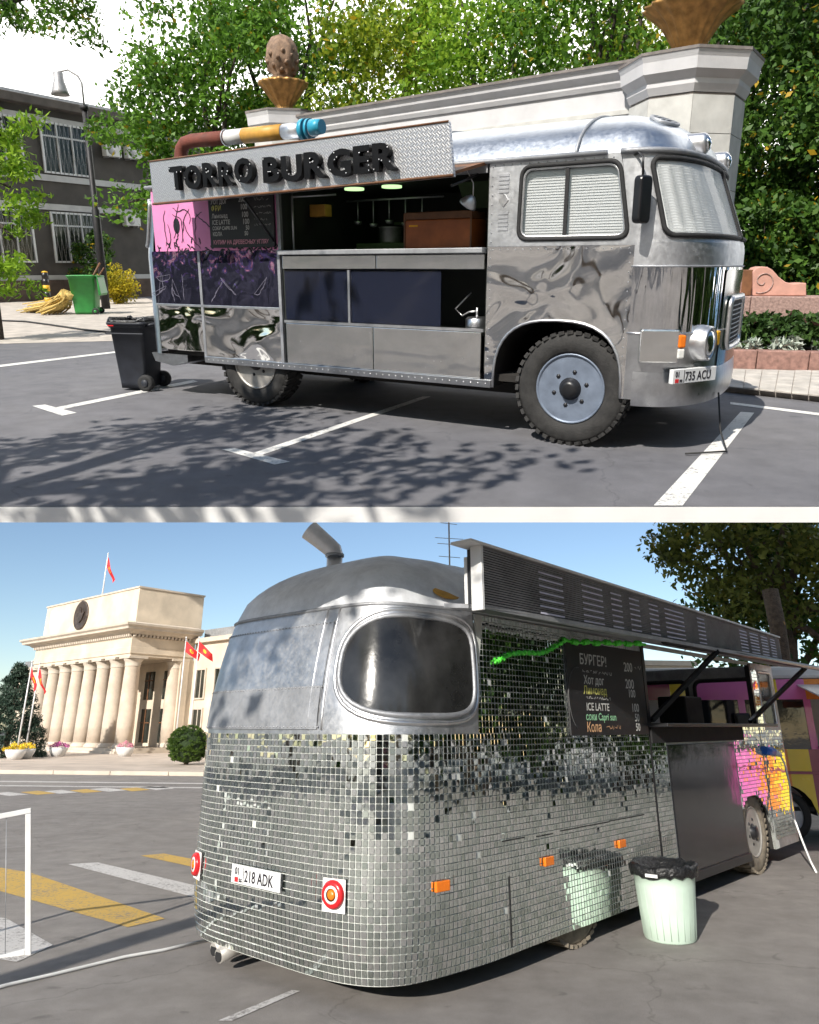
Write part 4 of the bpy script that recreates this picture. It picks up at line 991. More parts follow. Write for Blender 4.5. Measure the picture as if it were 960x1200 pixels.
# roof
vo = [vpos(t, ZR, 0.)[:2] for t in np.linspace(.02, TE - .02, 260)]
vroof = part('roof', dome(vo, -1.0, 5.0, VW / 2, ZR, .57, 16, 2.3, .6), 'van_roof', van)
def vroofz(k): return ZR + .57 * (1 - abs(k) ** 2.3) ** .6
for x in (-.75, .9):
    part('roof_seam', MB().tube([(x - .0, VW / 2 + (VW / 2 - .02) * k, vroofz(k) + .003) for k in [math.sin(R(a)) for a in range(-89, 90, 5)]], .008, 6), 'alu_bright', vroof)
part('roof_hatch', MB().box(-.1, .75, .6, 1.5, 2.97, 3.03), 'alu', vroof, bev=.02); part('hatch_lip', MB().add([(-.15, .55, 3.03), (-.15, 1.55, 3.03), (-.02, 1.5, 3.1), (-.02, .6, 3.1)], [(0, 1, 2, 3)]), 'alu', vroof)
ov = part('roof_plate', MB().lathe([(.085, 0), (.08, .006), (0, .008)], 20, Matrix.Diagonal((1.6, .75, 1, 1))), 'orange_paint', van)
pq = Vector(vpos(tS + .15, 2.5, 0.)); ov.matrix_local = Matrix.Translation((pq.x - .0, pq.y + .055, 2.55)) @ Matrix.Rotation(R(-12), 4, 'Z') @ Matrix.Rotation(R(52), 4, 'X')
# stove pipe
sp = bpy.data.objects.new('stove_pipe', None); C.objects.link(sp); sp.parent = van
cx, cy = -1.15, 1.75
part('lower_pipe', MB().tube([(cx, cy, 2.6), (cx, cy, 3.14)], .075, 18), 'alu_bright', sp)
el = [(cx, cy, 3.13), (cx - .01, cy + .01, 3.18), (cx - .05, cy + .05, 3.23), (cx - .11, cy + .11, 3.3), (cx - .18, cy + .18, 3.38)]
part('elbow', MB().tube(el, [.082, .085, .087, .092, .1], 20, False), 'alu_bright', sp)
part('pipe_inside', MB().tube([el[2], el[3], (cx - .175, cy + .175, 3.374)], [.08, .085, .093], 20, True), 'rust', sp)
part('collar', MB().tube([(cx, cy, 3.12), (cx, cy, 3.145)], .09, 18), 'alu_dull', sp)
# mirror tiles
def in_poly(x, z, P):
    c = False; j = len(P) - 1
    for i in range(len(P)):
        if (P[i][1] > z) != (P[j][1] > z) and x < (P[j][0] - P[i][0]) * (z - P[i][1]) / (P[j][1] - P[i][1] + 1e-12) + P[i][0]: c = not c
        j = i
    return c
rg = np.random.default_rng(8)
class Tiles:
    def __init__(s): s.v = []; s.f = []
    def add(s, c, ux_, uz_, n, h):
        """one tile with its bevelled rim: centre c, half-edge vectors ux_, uz_, normal n"""
        o = len(s.v); b = n * .0015
        for k, e in ((1.0, 0), (.95, 1)):
            for a, d in ((-1, -1), (1, -1), (1, 1), (-1, 1)): s.v.append(tuple(c + ux_ * a * k + uz_ * d * k + (b if e else Vector((0, 0, 0)))))
        s.f += [(o + 4, o + 5, o + 6, o + 7)] + [(o + i, o + (i + 1) % 4, o + 4 + (i + 1) % 4, o + 4 + i) for i in range(4)]
def tile_region(T, t0, t1, z0, z1, ok, dt=.041, dz=.041, gap=.0042, gap_t=.0072):
    nt_, nz = max(1, int(round((t1 - t0) / dt))), max(1, int(round((z1 - z0) / dz)))
    dt, dz = (t1 - t0) / nt_, (z1 - z0) / nz
    for i in range(nt_):
        for j in range(nz):
            t = t0 + (i + .5) * dt; z = z0 + (j + .5) * dz
            if not ok(t, z): continue
            if rg.random() < .004: continue
            c = Vector(vpos(t, z, .002)); ux_ = (Vector(vpos(t + dt / 2, z, .002)) - Vector(vpos(t - dt / 2, z, .002))) * .5
            uz_ = (Vector(vpos(t, z + dz / 2, .002)) - Vector(vpos(t, z - dz / 2, .002))) * .5
            n = ux_.cross(uz_).normalized()
            nx, ny = van_o.nrm(t)
            if n.dot(Vector((nx, ny, 0))) < 0: n = -n
            blk = math.sin(i // 6 * 12.9898 + j // 6 * 78.233) * 43758.5453; blk -= math.floor(blk)
            amp = .004 + (.045 if rg.random() < .09 else .005)
            rot = Matrix.Rotation(rg.normal() * amp + (blk - .5) * .012, 3, uz_.normalized()) @ Matrix.Rotation(rg.normal() * amp * .9, 3, ux_.normalized())
            T.add(c, rot @ (ux_ * (1 - gap_t / dt)), rot @ (uz_ * (1 - gap / dz)), rot @ n, 0)
TT = Tiles()
tx = lambda x: XF - x     # outline parameter of a point on the near side
def ok_low(t, z):
    x = XF - t
    if t > T0 - .2: return True
    if 1.42 < x < 1.49: return False
    return x > -9
tile_region(TT, tx(1.43), TE - 1.2, ZB + .004, ZT, ok_low)                              # back and side up to the seam
tile_region(TT, tx(1.43), tS - .002, ZT, 2.395, lambda t, z: not (-.06 < XF - t < 1.42 and 1.53 < z < 2.31))   # tall side panel
tile_region(TT, tx(1.80), tx(1.47), .26, 1.46, lambda t, z: True, .04)
tile_region(TT, tx(4.62), tx(3.68), .26, 1.6, lambda t, z: not in_poly(XF - t, z, va) and XF - t > 3.68, .04)
tile_region(TT, tx(5.5), tx(4.66), .3, 1.56, lambda t, z: not in_poly(XF - t, z, va), .04)
tile_region(TT, tx(4.86), tx(4.64), 1.56, 2.38, lambda t, z: True, .04)
me = bpy.data.meshes.new('mirror_tiles'); me.from_pydata(TT.v, [], TT.f); me.materials.append(M['mirror']); me.update()
tl_ = mobj('mirror_tiles', me, van); tl_['kind'] = 'stuff'; tl_['label'] = 'thousands of small square mirror tiles'
for zz, xa, xb in ((.841, -1.06, -.78), (.83, -.62, -.4), (.838, -.28, .5), (.842, .5, 1.16)): part('tile_gap', MB().box(xa, xb, -.008, .0, zz, zz + .008), 'black_matt', van)
part('panel_joint', MB().box(1.435, 1.465, -.004, .02, .2, 2.38), 'black_matt', van); part('panel_joint', MB().box(-1.0, -.99, -.008, .0, .2, .62), 'black_matt', van)
# hatch bay
part('black_panel', MB().box(1.82, 3.63, -.012, .02, .27, 1.43), 'black_gloss', van, bev=.004)
part('counter', MB().box(1.4, 4.7, -.22, .35, 1.6, 1.635), 'black', van, bev=.004); part('counter_skirt', MB().box(1.47, 4.0, -.02, .0, 1.45, 1.598), 'black_matt', van)
part('step_bar', MB().box(1.82, 3.66, -.035, .03, .19, .27), 'black', van, bev=.004)
part('hatch_post', MB().box(1.44, 1.5, -.01, .05, 1.6, 2.38), 'black', van); part('hatch_post', MB().box(4.58, 4.64, -.01, .05, 1.6, 2.38), 'black', van)
part('van_floor', MB().box(-1.9, 5.4, .1, 2.25, .5, .55), 'chassis', van)
part('underbody', MB().box(-1.7, 5.0, .35, 2.0, .25, .5), 'chassis', van)
fh = [rrect(3.0, 4.1, 1.6, 2.26, .08), rrect(4.35, 5.35, 1.6, 2.26, .08)]
part('far_side', plate_mesh([(-1.4, .2), (-1.4, 2.42), (XF, 2.42), (XF, .2)], fh, VW - .03, VW - .005, 'far_side', 'alu_dull'), None, van)
for h_ in fh: part('window_frame', MB().ring([(x, VW - .03, z) for x, z in h_], .025), 'rubber', van)
part('equipment', MB().box(4.6, 5.2, .9, 1.3, 1.0, 2.0), 'black_matt', van, bev=.02); part('equipment', MB().box(1.6, 3.0, 1.5, 2.2, .55, 1.5), 'black_matt', van, bev=.02)
part('partition', MB().box(1.1, 1.14, .04, 2.3, .55, 2.4), 'inside', van)
# chalk menu
cb = part('menu_board', MB().box(-.05, 1.40, -.022, -.006, 1.53, 2.31), 'chalkboard', van, bev=.004)
for body, size, x, z, m_ in (('БУРГЕР!', .125, .17, 2.12, 'chalk_white'), ('Хот дог', .1, .22, 1.955, 'chalk_white'), ('Лимонад', .095, .2, 1.87, 'chalk_yellow'), ('ICE LATTE', .09, .23, 1.735, 'chalk_white'), ('соки Capri sun', .085, .21, 1.655, 'chalk_green'), ('Кола', .11, .21, 1.56, 'chalk_orange'),
        ('200', .12, 1.0, 2.1, 'chalk_white'), ('200', .12, 1.0, 1.945, 'chalk_white'), ('100', .1, 1.04, 1.865, 'chalk_white'), ('100', .105, 1.08, 1.735, 'chalk_white'), ('50', .095, 1.13, 1.65, 'chalk_white'), ('50', .095, 1.13, 1.565, 'chalk_white')):
    part('chalk_text', text_mesh(body, size, m_, 0, .0015, .05, 1.0), None, cb, (x, -.0235, z), UPTEXT, kind='stuff')
for k, (xa_, xb_, z, h, m_) in enumerate(((.2, .75, 2.045, .03, 'chalk_white'), (.24, .68, 1.825, .028, 'chalk_white'), (.55, .85, 1.575, .04, 'chalk_orange'), (1.22, 1.36, 2.12, .05, 'chalk_white'))): scribble(cb, xa_, xb_, z, h, m_, -.024, 70 + k, .003)
part('chalk_arc', MB().tube([(.12 + .17 * math.cos(a), -.023, 1.83 + .26 * math.sin(a)) for a in [R(80 + 12 * k) for k in range(15)]], .004, 4), mat('chalk_faint', (.09, .09, .09), .9), cb)
# the LED louvre sign on the raised awning
lz0, lz1 = lambda x: 2.36 + (x + 1.65) * .0095, lambda x: 2.79 - (x + 1.65) * .015
xa, xb = -1.65, 4.85
aw = part('awning', MB().add([(xa, -.35, lz0(xa)), (xb + 1.1, -.5, 2.36), (xb + 1.1, 0, 2.42), (xa, 0, 2.405), (xa, -.35, lz0(xa) + .03), (xb + 1.1, -.5, 2.395), (xb + 1.1, 0, 2.45), (xa, 0, 2.435)],
    [(0, 1, 2, 3), (7, 6, 5, 4), (0, 4, 5, 1), (1, 5, 6, 2), (2, 6, 7, 3), (3, 7, 4, 0)]), 'alu_dull', van)
sg_ = part('led_sign', MB().add([(xa, -.35, lz0(xa)), (xb, -.35, lz0(xb)), (xb, -.35, lz1(xb)), (xa, -.35, lz1(xa)), (xa, -.22, lz0(xa)), (xb, -.22, lz0(xb)), (xb, -.22, lz1(xb)), (xa, -.22, lz1(xa))],
    [(0, 1, 2, 3), (7, 6, 5, 4), (0, 4, 5, 1), (1, 5, 6, 2), (2, 6, 7, 3), (3, 7, 4, 0)]), 'led', van)
lv = MB(); dots = MB()
for k in range(24):
    f = (k + .5) / 24
    def zf(x): return lz0(x) + (lz1(x) - lz0(x)) * f
    lv.add([(xa, -.352, zf(xa) - .004), (xb, -.352, zf(xb) - .004), (xb, -.362, zf(xb) + .003), (xa, -.362, zf(xa) + .003)], [(0, 1, 2, 3)])
part('louvres', lv, 'alu_dull', sg_, kind='stuff')
rg2 = random.Random(3)
for lo, hi in ((-.95, -.6), (-.3, 0.05), (.2, .4), (.55, .75), (.95, 1.15), (1.3, 1.75), (2.1, 2.3), (3.35, 3.6), (3.7, 4.0), (4.1, 4.35), (4.45, 4.65)):
    for k in range(2, 22, 3):
        f = k / 24; x0 = lo; x1 = hi
        z0 = lz0(x0) + (lz1(x0) - lz0(x0)) * f; z1 = lz0(x1) + (lz1(x1) - lz0(x1)) * f
        dots.add([(x0, -.363, z0), (x1, -.363, z1), (x1, -.363, z1 + .014), (x0, -.363, z0 + .014)], [(0, 1, 2, 3)])
part('led_dashes', dots, mat('led_dash', (.5, .5, .62), .5, 0, .1, 9), sg_, kind='stuff')
part('sign_end', MB().box(xa - .03, xa - .002, -.365, -.27, lz0(xa) - .01, lz1(xa) + .01), 'white_paint', sg_, bev=.004)
part('sign_top', MB().add([(xa - .16, -.38, lz1(xa) + .012), (xb, -.38, lz1(xb) + .012), (xb, -.2, lz1(xb) + .012), (xa - .16, -.2, lz1(xa) + .012), (xa - .16, -.38, lz1(xa) + .03), (xb, -.38, lz1(xb) + .03), (xb, -.2, lz1(xb) + .03), (xa - .16, -.2, lz1(xa) + .03)], [(0, 1, 2, 3), (7, 6, 5, 4), (0, 4, 5, 1), (1, 5, 6, 2), (2, 6, 7, 3), (3, 7, 4, 0)]), 'white_paint', sg_)
part('sign_back', MB().box(xa, xb, -.215, -.19, 2.4, 2.74), 'white_paint', sg_)
part('awning_edge', MB().tube([(1.2, -.36, 2.37), (3.2, -.42, 2.375), (xb + 1.1, -.51, 2.365)], .03, 6), 'black', van)
for x, xe in ((1.5, 2.4), (4.3, 5.6)): part('awning_strut', MB().box(-.025, .025, -.02, .02, 0, math.dist((x, -.02, 1.66), (xe, -.42, 2.36)), Matrix.Translation((x, -.02, 1.66)) @ (Vector((xe, -.42, 2.36)) - Vector((x, -.02, 1.66))).to_track_quat('Z', 'Y').to_matrix().to_4x4()), 'black', van)
# number plate, tail lights, side markers, exhausts
def on_van(name, t, z, mb, m_, off=.012, bev=0., lift=0.):
    nx, ny = van_o.nrm(t, .12); p = Vector(vpos(t, z, off)); o = part(name, mb, m_, van, bev=bev)
    o.matrix_local = Matrix.Translation(p) @ Matrix.Rotation(math.atan2(nx, -ny), 4, 'Z'); return o
tv = lambda y: van_o.t_of(vrear(y), y)
vp = on_van('number_plate', tv(1.2), .64, MB().box(-.27, .27, -.012, .0, -.058, .058), 'plate_white', .02, .004); plate_text(vp, '218 ADK', -.0135)
for y in (.44, 1.97):
    tlp = on_van('tail_light', tv(y), .63, MB().lathe([(.075, -.01), (.08, .02), (.07, .035), (.05, .035)], 24, Matrix.Rotation(R(90), 4, 'X'), True, True), 'red_lens', .01)
    part('inner_ring', MB().lathe([(.054, .02), (.05, .037), (.036, .037)], 20, Matrix.Rotation(R(90), 4, 'X'), True, True), 'white_lens', tlp)
    part('lens', MB().lathe([(.037, .03), (.02, .042), (0, .045)], 16, Matrix.Rotation(R(90), 4, 'X')), 'orange_lens', tlp)
    part('backing', MB().box(-.085, .085, -.004, .0, -.1, .085), 'white_paint', tlp)
for x in (-1.72, -.5, .66): on_van('side_marker', tx(x), .66, MB().box(-.06, .06, -.025, .0, -.03, .03), 'orange_lens', .006, .006)
ex = part('exhaust', MB().tube([(-1.6, 1.7, .2), (-2.1, 1.7, .14), (-2.2, 1.7, .12)], .045, 14, True).tube([(-1.6, 1.58, .2), (-2.12, 1.58, .13), (-2.24, 1.58, .11)], .045, 14, True), 'rim_grey', van)
for x_, y_, z_ in ((-2.201, 1.7, .12), (-2.241, 1.58, .11)): part('exhaust_mouth', MB().tube([(x_ + .002, y_, z_), (x_ - .003, y_, z_)], .037, 14), 'black_matt', ex)
part('muffler', MB().tube([(-1.3, 1.64, .28), (-1.8, 1.64, .22)], .1, 14), 'chassis', van)
wheel(van, 0, .19, .44, .24, 'rim_grey', 'rubber_dusty', 6, 4); wheel(van, 0, 2.1, .44, .24, 'rim_grey', 'rubber_dusty', 6, 4, side=1)
wheel(van, 4.05, .15, .44, .24, 'rim_grey', 'rubber_dusty', 6, 4); wheel(van, 4.05, 2.1, .44, .24, 'rim_grey', 'rubber_dusty', 6, 4, side=1)
am = MB(); am.add([(x, .004, z) for x, z in va] + [(x, .5, z) for x, z in va], [(i, i + 1, i + 20, i + 19) for i in range(18)], True); part('wheel_arch', am, 'chassis', van)
# power plug and cable, light garland
def van_solo(name, label, cat, mb, m_): o = part(name, mb, m_, None); o.matrix_world = VM; return tag(o, label, cat)
pg = bpy.data.objects.new('power_plug', None); C.objects.link(pg); pg.matrix_world = VM @ Matrix.Translation((4.72, -.03, 1.30)); tag(pg, 'blue plug with white cable hanging down the van side', 'plug')
part('socket', MB().tube([(-.12, 0, .02), (.12, -.03, 0)], [.05, .055], 14), 'blue_plug', pg); part('grip', MB().tube([(.12, -.03, 0), (.3, -.06, -.04)], [.045, .03], 14), 'cable_white', pg)
part('cable', MB().tube([(.3, -.06, -.04), (.36, -.08, -.15), (.36, -.1, -.4), (.2, -.12, -.7), (.15, -.2, -1.0), (0, -.3, -1.2), (-.2, -.4, -1.285)], .012, 8), 'cable_white', pg)
gpts = []; n_ = 60
for k in range(n_ + 1):
    u = k / n_; x = -1.09 + u * 1.05; gpts.append((x, -.02 - .01 * math.sin(k * 2.2), 2.05 + .24 * u + .03 * math.sin(u * 7) + .008 * math.sin(k * 1.9)))
gpts += [(-.04 + .9 * u, -.03 - .3 * u, 2.29 + .03 * u + .006 * math.sin(u * 30)) for u in [k / 30 for k in range(1, 31)]]
garl = MB()
for k in range(len(gpts) - 1):
    r_ = .012 + .007 * (1 if (k // 2) % 2 else -.4); garl.tube([gpts[k], gpts[k + 1]], r_ * (1.4 if k > 58 else 1.), 7)
van_solo('light_garland', 'bright green rope garland strung along the mirror tiles', 'garland', garl, 'garland')

# ------------------------------------------------------------------ street level: the columned building
bx = thing('columned_building', 'cream stone building with tall portico columns and round bronze emblem', 'building', 'L', (-17.0, 45.4, .12), math.atan2(-.652, .758))
FL, FD = 13.4, 4.5          # portico front length (towards -x) and depth (y)
part('steps', MB().box(-FL - .5, .5, -.5, FD, 0, .14).box(-FL - .3, .3, -.25, FD, .14, .28), 'cream_trim', bx)
def column(x, y, r=.5, h=5.55, name='column'):
    c_ = part(name, MB().lathe([(r, .45), (r * .995, 1.6), (r * .96, 3.2), (r * .88, h - .62), (r * .9, h - .6)], 24), 'column_stone', bx, (x, y, 0))
    part('base', MB().lathe([(r * 1.28, .281), (r * 1.28, .36), (r * 1.2, .4), (r * 1.22, .44), (r * 1.05, .5), (r, .55)], 24), 'cream_trim', c_)
    part('capital', MB().lathe([(r * .88, h - .6), (r * .98, h - .57), (r * .92, h - .5), (r * .98, h - .3), (r * 1.12, h - .2), (r * 1.2, h - .12)], 24).box(-r * 1.25, r * 1.25, -r * 1.25, r * 1.25, h - .12, h + .003), 'cream_trim', c_)
    return c_
for i in range(8): column(-.62 - i * (FL - 1.24) / 7, .62)
column(-.62, 3.6); column(-FL + .62, 3.6)
part('portico_ceiling', MB().box(-FL + .05, -.05, .05, FD, 5.555, 5.7), 'cream', bx)
part('architrave', MB().box(-FL - .02, .02, -.02, FD, 5.7, 6.1), 'cream', bx, bev=.02); part('frieze', MB().box(-FL + .02, -.02, .02, FD, 6.1, 6.7), 'cream', bx)
dn = MB()
for i in range(52): dn.box(-FL + .02 + i * .258, -FL + .16 + i * .258, -.17, .018, 6.703, 6.86)
for i in range(17): dn.box(-.018, .17, .05 + i * .258, .19 + i * .258, 6.703, 6.86)
part('dentils', dn, 'cream_trim', bx, kind='stuff')
def cornice(mb, x0, x1, y0, y1, prof, back):
    """mitred cornice on the front and the right side; prof is (out, z)"""
    n = len(prof)
    vs = [(x0 - o, y0 - o, z) for o, z in prof] + [(x1 + o, y0 - o, z) for o, z in prof] + [(x1 + o, back, z) for o, z in prof] + [(x0 - o, back, z) for o, z in prof]
    fs = [(s * n + i, ((s + 1) % 4) * n + i, ((s + 1) % 4) * n + i + 1, s * n + i + 1) for s in range(4) for i in range(n - 1)]
    fs += [tuple(s * n + n - 1 for s in range(4)), tuple(s * n for s in reversed(range(4)))]
    return mb.add(vs, fs)
part('cornice', cornice(MB(), -FL, 0, 0, 0, [(.0, 6.86), (.2, 6.87), (.35, 7.0), (.72, 7.08), (.74, 7.2), (.88, 7.3), (.9, 7.42), (.1, 7.6)], FD), 'cream_trim', bx)
at = part('attic', MB().box(-FL + .25, -.25, .25, FD + .5, 7.58, 9.75), 'cream', bx)
part('attic_coping', MB().box(-FL + .18, -.18, .18, FD + .55, 9.752, 9.86), 'cream_trim', at)
part('bare_patch', MB().prism([(-FL + .95, 9.45), (-FL + 1.5, 9.5), (-FL + 1.6, 8.9), (-FL + 2.1, 8.6), (-FL + 2.0, 8.1), (-FL + 1.5, 7.95), (-FL + 1.1, 8.3)], .235, .26), 'white_paint', at)
em = part('emblem', MB().lathe([(.98, 0), (1.0, .07), (.9, .1), (.84, .06), (0, .08)], 36, Matrix.Rotation(R(90), 4, 'X')), 'bronze', at, (-7.6, .245, 8.7))
part('emblem_relief', MB().prism([(-.35, -.3), (-.6, .2), (-.2, .1), (0, .55), (.2, .1), (.6, .2), (.35, -.3), (0, -.5)], -.16, -.05), 'bronze', em)
part('rear_wall', MB().box(-FL + .1, 0, FD - .3, FD, .28, 5.55), 'cream', bx)
part('side_pier', MB().box(-.55, .0, FD - .9, FD + .3, .28, 5.55), 'cream', bx)
for i in range(5):
    x = -2.2 - i * 2.3
    for z0, z1 in ((.5, 2.6), (3.2, 5.0)):
        w_ = part('window', MB().box(x - .55, x + .55, FD - .36, FD - .302, z0, z1), 'window_dark', bx); part('frame', MB().box(x - .04, x + .04, FD - .4, FD - .362, z0, z1).box(x - .55, x + .55, FD - .4, FD - .362, z0 + 1.2, z0 + 1.26), 'wood_dark', w_)
# wings behind
def wing(x0, x1, y0, y1, h):
    part('wing_wall', MB().box(x0, x1, y0, y1, 0, h), 'cream', bx); part('wing_cornice', MB().box(x0 - .3, x1 + .3, y0 - .35, y1, h, h + .28), 'cream_trim', bx); part('wing_roof', MB().box(x0, x1, y0 + .6, y1, h + .28, h + .95), 'alu_dull', bx)
    n = int((x1 - x0) / 1.9)
    for i in range(n):
        x = x0 + (i + .5) * (x1 - x0) / n
        for z0, z1 in ((.9, 2.5), (3.2, 4.9)):
            w_ = part('window', MB().box(x - .45, x + .45, y0 - .03, y0 - .002, z0, z1), 'window_dark', bx)
            part('frame', MB().box(x - .55, x - .45, y0 - .1, y0 - .002, z0 - .1, z1 + .1).box(x + .45, x + .55, y0 - .1, y0 - .002, z0 - .1, z1 + .1).box(x - .45, x + .45, y0 - .1, y0 - .002, z1, z1 + .1).box(x - .45, x + .45, y0 - .12, y0 - .002, z0 - .1, z0).box(x - .03, x + .03, y0 - .06, y0 - .031, z0, z1), 'cream_trim', w_)
wing(-FL - 14, -FL - .05, FD + .02, FD + 6, 6.0); wing(.02, 16, FD + .02, FD + 6, 6.6)
# flags and poles
def flag(label, S, base, h, fw_, fh_, seed, wind=1., r=.045, group=None, hang=.75, rzf=0.):
    t = thing('flagpole', label, 'flagpole', S, base, rzf, group)
    part('pole', MB().tube([(0, 0, -.05), (0, 0, h * .6), (0, 0, h)], [r, r * .85, r * .6], 8).lathe([(0, 0), (r * 1.3, .05), (0, .12)], 8, Matrix.Translation((0, 0, h))), 'pole_white', t)
    fm_ = MB()
    def ff(u, v):
        k = u * fw_ * wind; return (k * (1 - hang * .55) + .02, .12 * fw_ * math.sin(u * 7 + v * 2 + seed) * u, h - .15 - v * fh_ - u * fw_ * hang * (1 - .25 * v))
    fm_.grid(ff, 12, 8); fo_ = part('flag', fm_, 'flag_red', t)
    sm = MB(); p = [ff(.45 + .14 * math.cos(a), .5 + .2 * math.sin(a)) for a in [2 * PI * k / 10 for k in range(10)]]
    for dy in (-.012, .012): sm.add([(q[0], q[1] + dy, q[2]) for q in p], [tuple(range(10))])
    part('sun_disc', sm, 'flag_sun', fo_)
    return t
rt = Matrix.Translation((-17.0, 45.4, .12)) @ Matrix.Rotation(math.atan2(-.652, .758), 4, 'Z') @ Vector((-8.6, 2.0, 9.75))
flag('tall flagpole with drooping red flag on the portico roof', 'L', rt, 3.7, 2.1, .75, 1, .55, .06, None, .8)
for px_, ly, lab in ((22, 892, 'white flagpole with hanging red flag beside the spruce tree'), (32, 891, 'white flagpole with hanging red flag beside the spruce tree')):
    g_ = gnd(px_ - 4, ly, 'L'); flag(lab, 'L', (g_.x, g_.y, .12), 4.6, 1.5, .5, px_, .55, .045, 'flagpoles by the spruce', .8)
for px_, py2, lab in ((214, 888, 'white flagpole with waving red flag before the portico corner'), (230, 888, 'white flagpole with waving red flag before the portico corner')):
    g_ = gnd(px_ - 10, py2, 'L'); flag(lab, 'L', (g_.x, g_.y, .12), 6.3, 1.35, .6, px_ * 3, .9, .045, 'flagpoles by the portico', .55)
# flower tubs on the steps
for px_, py2, col in ((20, 893, 'van_yellow'), (31, 892, 'van_yellow'), (70, 889, 'van_pink'), (148, 889, 'chalk_pink')):
    g_ = gnd(px_, py2, 'L'); t = thing('flower_tub', 'white flower tub with yellow blooms by the flagpoles' if px_ < 40 else 'white flower tub with pink blooms before the columns', 'planter', 'L', (g_.x, g_.y - .3, .12), 0, 'flower tubs at the flagpoles' if px_ < 40 else 'flower tubs before the columns')
    part('tub', MB().lathe([(.3, 0), (.45, .3), (.48, .45), (.42, .45), (.4, .38), (0, .38)], 18), 'white_paint', t); 
    part('blooms', leaves_mesh('blooms', col, crown_centres((.4, .4, .22), 10, int(px_), 0), .16, 40, .09, int(px_)), None, t, (0, 0, .5))
# clipped ball bush and spruce
g_ = gnd(211, 901, 'L')
t = thing('clipped_bush', 'round clipped green bush on the plaza beside the van', 'bush', 'L', (g_.x, g_.y + .8, .1))
part('stem', MB().tube([(0, 0, 0), (0, 0, .6)], .1, 8), 'bark', t); rgb = np.random.default_rng(5)
cs = []
for k in range(420):
    q = rgb.normal(size=3); q /= np.linalg.norm(q)
    if q[2] > -.8: cs.append(np.array([q[0] * .8, q[1] * .8, .78 + q[2] * .76]))
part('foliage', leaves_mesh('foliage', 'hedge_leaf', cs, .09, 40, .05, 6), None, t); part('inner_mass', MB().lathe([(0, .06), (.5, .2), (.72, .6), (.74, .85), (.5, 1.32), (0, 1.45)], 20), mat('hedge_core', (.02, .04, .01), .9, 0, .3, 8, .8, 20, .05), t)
def spruce(label, S, loc, h, r, seed, group=None):
    t = thing('spruce_tree', label, 'tree', S, loc, 0, group); part('trunk', MB().tube([(0, 0, -.1), (0, 0, h)], [.18, .02], 8), 'bark', t)
    rg_ = np.random.default_rng(seed); cs = []
    for k in range(340):
        z = h * (.04 + .94 * rg_.random() ** 1.3); rr = r * (1 - z / h) ** .8 * (.55 + .5 * rg_.random()); a = rg_.random() * 6.283; cs.append(np.array([rr * math.cos(a), rr * math.sin(a), z - rr * .15]))
    part('crown', leaves_mesh('crown', 'needle', cs, .3, 40, .22, seed, .22, droop=.6), None, t); return t
g_ = gnd(30, 892, 'L'); spruce('blue green spruce tree beside the columned building', 'L', (g_.x - 1.9, g_.y + 1.6, .1), 4.7, 2.1, 3)
make_tree('dark green tree rising behind the building wing', 'L', (-42, 66, 0), 12, (3.2, 3.2, 4.2), 'leaf', 'bark', 60, 90, .35, 31, .3)
# big tree beyond the van at the street
def pxat(px_, py2, S, Y): return atY(px_, py2, S, Y)
p_ = pxat(915, 800, 'L', 24)
make_tree('large oak with cut trunk rising above the food van awning', 'L', (p_.x + .3, 24, 0), 11.0, (3.5, 3.2, 3.9), 'leaf_oak', 'bark', 90, 130, .24, 41, .3, limbs=10, spread=.17, name='oak_tree', low=.75, lean=(.1, 0))
p2 = pxat(990, 800, 'L', 22)
make_tree('leafy tree standing beside the oak behind the striped van', 'L', (p2.x + .5, 26, 0), 9.5, (3.4, 3.2, 4.2), 'leaf_dark', 'bark', 70, 120, .26, 43, .26, name='broadleaf_tree', low=.8)
cut = thing('tree_stump', 'tall bare sawn off trunk beside the oak', 'tree', 'L', (pxat(914, 760, 'L', 20).x + .05, 20, 0)); part('trunk', MB().tube(limb_path((0, 0, -.1), (-.05, 0, 5.15), 5, 0), [.26, .24, .23, .22, .21, .21], 14), 'bark', cut); part('cut_knot', MB().lathe([(.11, 0), (.1, .05), (0, .06)], 12, Matrix.Translation((-.02, -.2, 4.2)) @ Matrix.Rotation(R(90), 4, 'X')), 'orange_paint', cut)
# street lamp with antenna behind van
an_ = pxat(527, 660, 'L', 30); an = thing('roof_antenna', 'thin television aerial rising behind the van roof', 'antenna', 'L', (an_.x, 30, 0))
at_ = pxat(527, 606, 'L', 30).z
part('mast', MB().tube([(0, 0, 0), (0, 0, at_)], .035, 6), 'lamp_grey', an)
for k, w_ in ((.25, .35), (.9, .6), (1.15, .5), (1.7, .45), (2.2, .3)): part('crossbar', MB().tube([(-w_, 0, at_ - k), (w_, .1, at_ - k - .05)], .014, 5), 'lamp_grey', an)

# ------------------------------------------------------------------ street level: things near the van
g_ = gnd(781, 1108, 'L')
tc_ = thing('waste_bin', 'pale mint plastic waste bin lined with a black bag', 'bin', 'L', (g_.x + .1, g_.y + .2, 0)); tc_.scale = (.82, .82, .78)
part('bucket', MB().lathe([(.0, .0), (.235, .0), (.245, .012), (.262, .2), (.288, .5), (.3, .62), (.318, .625), (.318, .66), (.3, .665), (.29, .64), (.23, .05), (0, .05)], 48), 'can_mint', tc_)
rbm = MB()
for k in range(24):
    a = 2 * PI * k / 24; rbm.tube([(.246 * math.cos(a), .246 * math.sin(a), .03), (.289 * math.cos(a), .289 * math.sin(a), .56)], .0045, 5)
part('ribs', rbm, 'can_mint', tc_, kind='stuff'); part('rim_clip', MB().box(-.06, .06, -.335, -.315, .6, .63), 'white_paint', tc_, rot=(0, 0, R(-38)))
bgm = MB(); rgq = random.Random(2); off_ = [rgq.uniform(-1, 1) for _ in range(80)]
